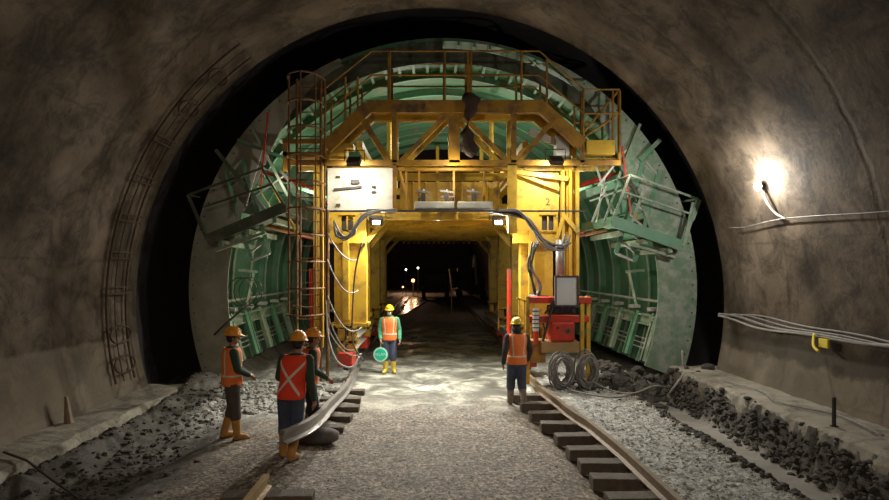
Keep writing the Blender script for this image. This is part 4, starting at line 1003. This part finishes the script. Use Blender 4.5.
def person(label, loc, heading, J, col, lean=(0, 0), head=(0, 0), vest_x=False, mask=False, scale=1.0, gloves=False):
    root = empty('person', loc, 0); tag(root, label, 'person')
    lx, ly = lean
    def T(x, y, z): return Vector((x+lx*max(0, z-.9), y+ly*max(0, z-.9), z))
    V = lambda p: Vector(p)
    hipL, hipR = V((-.09, 0, .90)), V((.09, 0, .90))
    shL, shR = T(-.185, 0, 1.385), T(.185, 0, 1.385)
    hc = T(0, .015, 1.60)+Vector((head[0]*.02, head[1]*.03, 0))
    def ring(z, rx, ry, n=24, off=0):
        c = T(0, 0, z); return [c+Vector(((rx+off)*math.cos(2*math.pi*j/n), (ry+off)*math.sin(2*math.pi*j/n), 0)) for j in range(n)]
    b = MB(); b.loft([ring(z, x-.012, y-.012) for z, x, y in TOR])
    b.capsule(T(0, 0, 1.44), .058, hc-Vector((0, 0, .06)), .052, 14)
    # head: skull, jaw, nose, ears
    HM = Matrix.Rotation(R(-head[0]*45), 4, 'Z')
    def H(x, y, z): return hc + (HM @ Vector((x, y, z)))
    h = MB(); h.ellipsoid((0, 0, .03), .074, .092, .092); h.ellipsoid((0, .022, -.045), .056, .066, .068); h.capsule((0, .086, .015), .010, (0, .106, -.018), .015, 10)
    h.capsule((-.074, .0, .0), .016, (-.078, -.008, -.028), .011, 8, .6, 1); h.capsule((.074, .0, .0), .016, (.078, -.008, -.028), .011, 8, .6, 1)
    h.capsule((-.03, .078, .032), .012, (.03, .078, .032), .012, 8); h.capsule((-.02, .078, -.062), .009, (.02, .078, -.062), .009, 8)
    h.transform(Matrix.Translation(hc) @ HM); b.merge(h)
    for s_, hip, kn, an in ((-1, hipL, J['kL'], J['aL']), (1, hipR, J['kR'], J['aR'])):
        b.capsule(hip, .080, V(kn), .052, 14); b.capsule(V(kn), .050, V(an), .036, 14)
    for s_, sh, el, wr, nrm in ((-1, shL, J['eL'], J['wL'], J['nL']), (1, shR, J['eR'], J['wR'], J['nR'])):
        b.capsule(sh, .050, V(el), .038, 12); b.capsule(V(el), .037, V(wr), .026, 12)
        hand(b, V(wr), V(wr)-V(el), V(nrm), J.get('ts', 1)*s_*-1, J.get('curl', .6))
    # feet inside the boots
    parts = []
    def P(mb, name, m, voxel=None, smooth=True, it=3, par=None):
        if voxel:
            o = remeshed(mb, name, m, par or root, voxel, it)
        else:
            o = mb.build(name, m, None, smooth, origin=(0, 0, 0)); o.parent = par or root
        return o
    body = P(b, 'body', 'skin', .0065, it=2)
    # eyes, hair
    e_ = MB()
    for s_ in (-1, 1): e_.ellipsoid(H(s_*.030, .083, .018), .011, .008, .007, 10, 6)
    P(e_, 'eyes', 'hair', par=body)
    m_ = MB(); hr = MB(); hr.ellipsoid((0, -.012, .035), .082, .095, .095); hr.ellipsoid((0, -.035, -.015), .072, .065, .06); hr.transform(Matrix.Translation(hc) @ HM); P(hr, 'hair', 'hair')
    # trousers
    t_ = MB(); t_.loft([ring(z, x+.012, y+.014) for z, x, y in TOR if z < 1.05])
    for hip, kn, an in ((hipL, J['kL'], J['aL']), (hipR, J['kR'], J['aR'])):
        t_.capsule(hip, .112, V(kn), .090, 14); t_.capsule(V(kn), .090, V(kn).lerp(V(an), .30), .088, 14)
    P(t_, 'trousers', col['trousers'], .012, it=4)
    # shirt
    s2 = MB(); s2.loft([ring(z, x+.014, y+.014) for z, x, y in TOR if .9 < z])
    for sh, el, wr in ((shL, J['eL'], J['wL']), (shR, J['eR'], J['wR'])):
        s2.capsule(sh, .076, V(el), .064, 12); s2.capsule(V(el), .062, V(wr).lerp(V(el), .10), .046, 12)
    P(s2, 'jacket', col['shirt'], .011, it=4)
    # vest: shaped over the shirt, open neck
    zs = [.86, .92, 1.0, 1.1, 1.2, 1.28, 1.34, 1.39, 1.43, 1.455]
    def vr(z, off=.0):
        rx, ry = tor_r(z); wob = 1
        if z > 1.36: rx += .012
        return rx+.034+off, ry+.040+off
    rings = [ring(z, *vr(z), 32) for z in zs]; inner = [ring(z, vr(z)[0]-.008, vr(z)[1]-.008, 32) for z in reversed(zs)]
    v_ = MB(); v_.loft(rings+inner+[rings[0]], cap=False)
    vest = P(v_, 'safety_vest', col['vest'])
    def ribbon(fn, w_, k=24):
        mb = MB(); pts = []
        vs = []
        for i in range(k+1):
            (a0, z0) = fn(i/k, -w_/2); (a1, z1) = fn(i/k, w_/2)
            for (a, z) in ((a0, z0), (a1, z1)):
                rx, ry = vr(z, .004); c = T(0, 0, z); vs.append(c+Vector((rx*math.cos(a), ry*math.sin(a), 0)))
            for (a, z) in ((a1, z1), (a0, z0)):
                rx, ry = vr(z, -.002); c = T(0, 0, z); vs.append(c+Vector((rx*math.cos(a), ry*math.sin(a), 0)))
        mb.loft([vs[i*4:i*4+4] for i in range(k+1)]); return mb
    rb = MB()
    if vest_x:
        B0 = -math.pi/2
        rb.merge(ribbon(lambda t, d: (B0-.95+1.9*t, .92+.44*t+d), .055)); rb.merge(ribbon(lambda t, d: (B0+.95-1.9*t, .92+.44*t+d), .055))
    else:
        rb.merge(ribbon(lambda t, d: (2*math.pi*t, 1.02+d), .026, 40))
        for aa in (math.pi/2-.6, math.pi/2+.6, -math.pi/2-.6, -math.pi/2+.6): rb.merge(ribbon(lambda t, d, aa=aa: (aa+d*5, 1.02+.40*t), .026))
    P(rb, 'reflective_strip', 'reflective', smooth=False, par=vest)
    # boots
    for kn, an, fd in ((J['kL'], J['aL'], J['fL']), (J['kR'], J['aR'], J['fR'])):
        kn = V(kn); an = V(an); fd = V(fd).normalized()
        bt = MB(); top = kn.lerp(an, .20); bt.capsule(top, .078, an, .060, 14); bt.capsule(an-Vector((0, 0, .02)), .050, an-Vector((0, 0, .035))+fd*.12, .042, 12, 1, .9); bt.capsule(an+Vector((0, 0, -.045))-fd*.02, .042, an+Vector((0, 0, -.05))+fd*.15, .036, 12)
        bo = P(bt, 'boot', col['boots'], .010, it=3)
        so = MB(); so.capsule(an+Vector((0, 0, -.078))-fd*.03, .044, an+Vector((0, 0, -.078))+fd*.15, .042, 12, 1, .3); P(so, 'sole', 'black_rubber', par=bo)
    # helmet
    hl = MB(); rr = []
    for k_ in range(9):
        a = R(90*k_/8); rr.append([Vector((.112*math.cos(a)*math.cos(q), .136*math.cos(a)*math.sin(q), .118*math.sin(a))) for q in [2*math.pi*j/28 for j in range(28)]] if k_ < 8 else [Vector((.004*math.cos(q), .004*math.sin(q), .118)) for q in [2*math.pi*j/28 for j in range(28)]])
    brim = [Vector(((.130)*math.cos(q), (.152+.035*max(0, math.sin(q))**2)*math.sin(q), -.012)) for q in [2*math.pi*j/28 for j in range(28)]]
    brim2 = [v-Vector((0, 0, .006)) for v in brim]
    hl.loft([brim2, brim]+rr)
    for dx in (-.03, 0, .03): hl.tube([Vector((dx, .13*math.cos(R(a)), .004+.118*math.sin(R(a)))) for a in range(10, 171, 16)], .007, 6)
    hl.transform(Matrix.Translation(hc+Vector((0, 0, .062))) @ HM @ Matrix.Rotation(R(-4-head[1]*12), 4, 'X'))
    P(hl, 'helmet', col['helmet'])
    if mask:
        mk = MB(); mk.ellipsoid((0, .078, -.045), .055, .042, .052, 16, 8); mk.transform(Matrix.Translation(hc) @ HM); P(mk, 'face_mask', 'mask')
    if col.get('scarf'):
        sc = MB(); sc.ellipsoid(hc+Vector((0, -.01, -.06)), .095, .11, .10, 20, 8); P(sc, 'hood', col['scarf'])
    root.rotation_euler = (0, 0, heading); root.scale = (scale,)*3
    return root
down = lambda: dict(kL=(-.10, .02, .49), aL=(-.11, -.02, .09), fL=(-.15, 1, 0), kR=(.10, .03, .49), aR=(.11, 0, .09), fR=(.15, 1, 0),
    eL=(-.25, -.02, 1.11), wL=(-.25, .08, .87), nL=(1, 0, 0), eR=(.25, -.02, 1.11), wR=(.25, .08, .87), nR=(-1, 0, 0))
def gz(x, y): return ground_h(x, y)
# A: left worker looking right towards the gantry
J = down(); J.update(eL=(-.22, .05, 1.13), wL=(-.08, .25, 1.02), nL=(0, 0, -1), eR=(.22, .05, 1.13), wR=(.06, .26, 1.0), nR=(0, 0, -1), kL=(-.10, .03, .49), aL=(-.13, -.10, .09), aR=(.12, .06, .09))
person('person in orange vest and dark trousers standing leftmost, facing the gantry', (-3.14, 9.4, gz(-3.14, 9.4)), R(-62), J, dict(trousers='grey_trousers', shirt='sleeve_green', vest='vest_orange', boots='boot_tan', helmet='helmet_orange'), head=(.2, 0))
# B: back to camera, lifting the rail end
J = down(); J.update(eR=(.27, .03, 1.10), wR=(.27, .16, .80), nR=(-1, 0, 0), kR=(.05, .08, .49), aR=(.03, -.06, .09), kL=(-.14, .10, .49), aL=(-.16, .10, .09), eL=(-.22, .10, 1.12), wL=(-.02, .28, .98), nL=(0, 0, -1))
person('person seen from behind in red vest with white cross, gripping the raised rail end', (-1.91, 8.15, gz(-1.91, 8.15)), R(-12), J, dict(trousers='denim', shirt='sleeve_green', vest='vest_red', boots='boot_tan', helmet='helmet_orange'), vest_x=True, lean=(.13, .05))
# C: partly hidden behind B, helping with the rail
J = down(); J.update(eR=(.24, .05, 1.12), wR=(.10, .30, .95), nR=(0, 0, -1), eL=(-.24, .04, 1.12), wL=(-.10, .30, .93), nL=(0, 0, -1), kL=(-.1, .08, .49), kR=(.1, .08, .49))
person('person in dull orange vest half hidden behind the red vest, hands towards the rail', (-1.93, 9.40, gz(-1.93, 9.40)), R(-70), J, dict(trousers='dark_cloth', shirt='sleeve_green', vest='vest_orange', boots='boot_grey', helmet='helmet_orange'), lean=(0, .10), scale=.95)
# D: faces camera with the round sign
J = down(); J.update(wL=(-.27, .10, .86), eL=(-.25, -.03, 1.11), eR=(.25, -.02, 1.12), wR=(.22, .12, .88), nR=(-1, .2, 0), nL=(1, 0, 0), curl=.9, kL=(-.09, .03, .49), aL=(-.10, .0, .09), aR=(.10, .05, .09), fL=(-.35, 1, 0), fR=(.3, 1, 0))
dx, dy = -1.05, 15.4
person('person in white mask and orange vest facing the camera, holding the round green sign', (dx, dy, gz(dx, dy)), R(180), {**J, 'wR': (.22, .14, .88)}, dict(trousers='denim', shirt='sleeve_bright', vest='vest_orange', boots='boot_yellow', helmet='helmet_yellow'), mask=True)
# E: right worker walking away
J = down(); J.update(kL=(-.09, .10, .50), aL=(-.08, .20, .09), kR=(.09, -.02, .50), aR=(.08, -.24, .14), eL=(-.26, -.08, 1.12), wL=(-.28, -.02, .87), eR=(.27, .0, 1.12), wR=(.27, .14, .90), fL=(0, 1, 0), fR=(0, 1, -.15))
person('person in dark jacket and orange vest walking away beside the right rail', (1.72, 11.75, gz(1.7, 11.8)), R(8), J, dict(trousers='denim', shirt='dark_cloth', vest='vest_orange', boots='boot_grey', helmet='helmet_yellow', scarf='dark_cloth'))
# round slow sign held by D
sg = empty('round_sign', (-1.27, 15.23, .35)); tag(sg, 'round green hand sign with pale rim and lettering held by the masked person', 'sign')
def disc(cx, cz, y0, y1, r, n=36): m = MB(); m.tube([(cx, y0, cz), (cx, y1, cz)], r, n); return m
sc_ = (-1.27, .50)
disc(*sc_, 15.22, 15.235, .185).build('rim', 'sign_pale', sg); disc(*sc_, 15.213, 15.2195, .145).build('face', 'sign_green', sg)
text('PELAN', 'lettering', 'sign_pale', sg, Vector((sc_[0], 15.212, sc_[1]))-Vector((-1.27, 15.23, .35)), .105, (R(90), 0, 0), .002)
m = MB(); m.tube([(-1.27, 15.24, .66), (-1.27, 15.25, .92)], .012, 8); m.build('handle', 'white_board', sg)
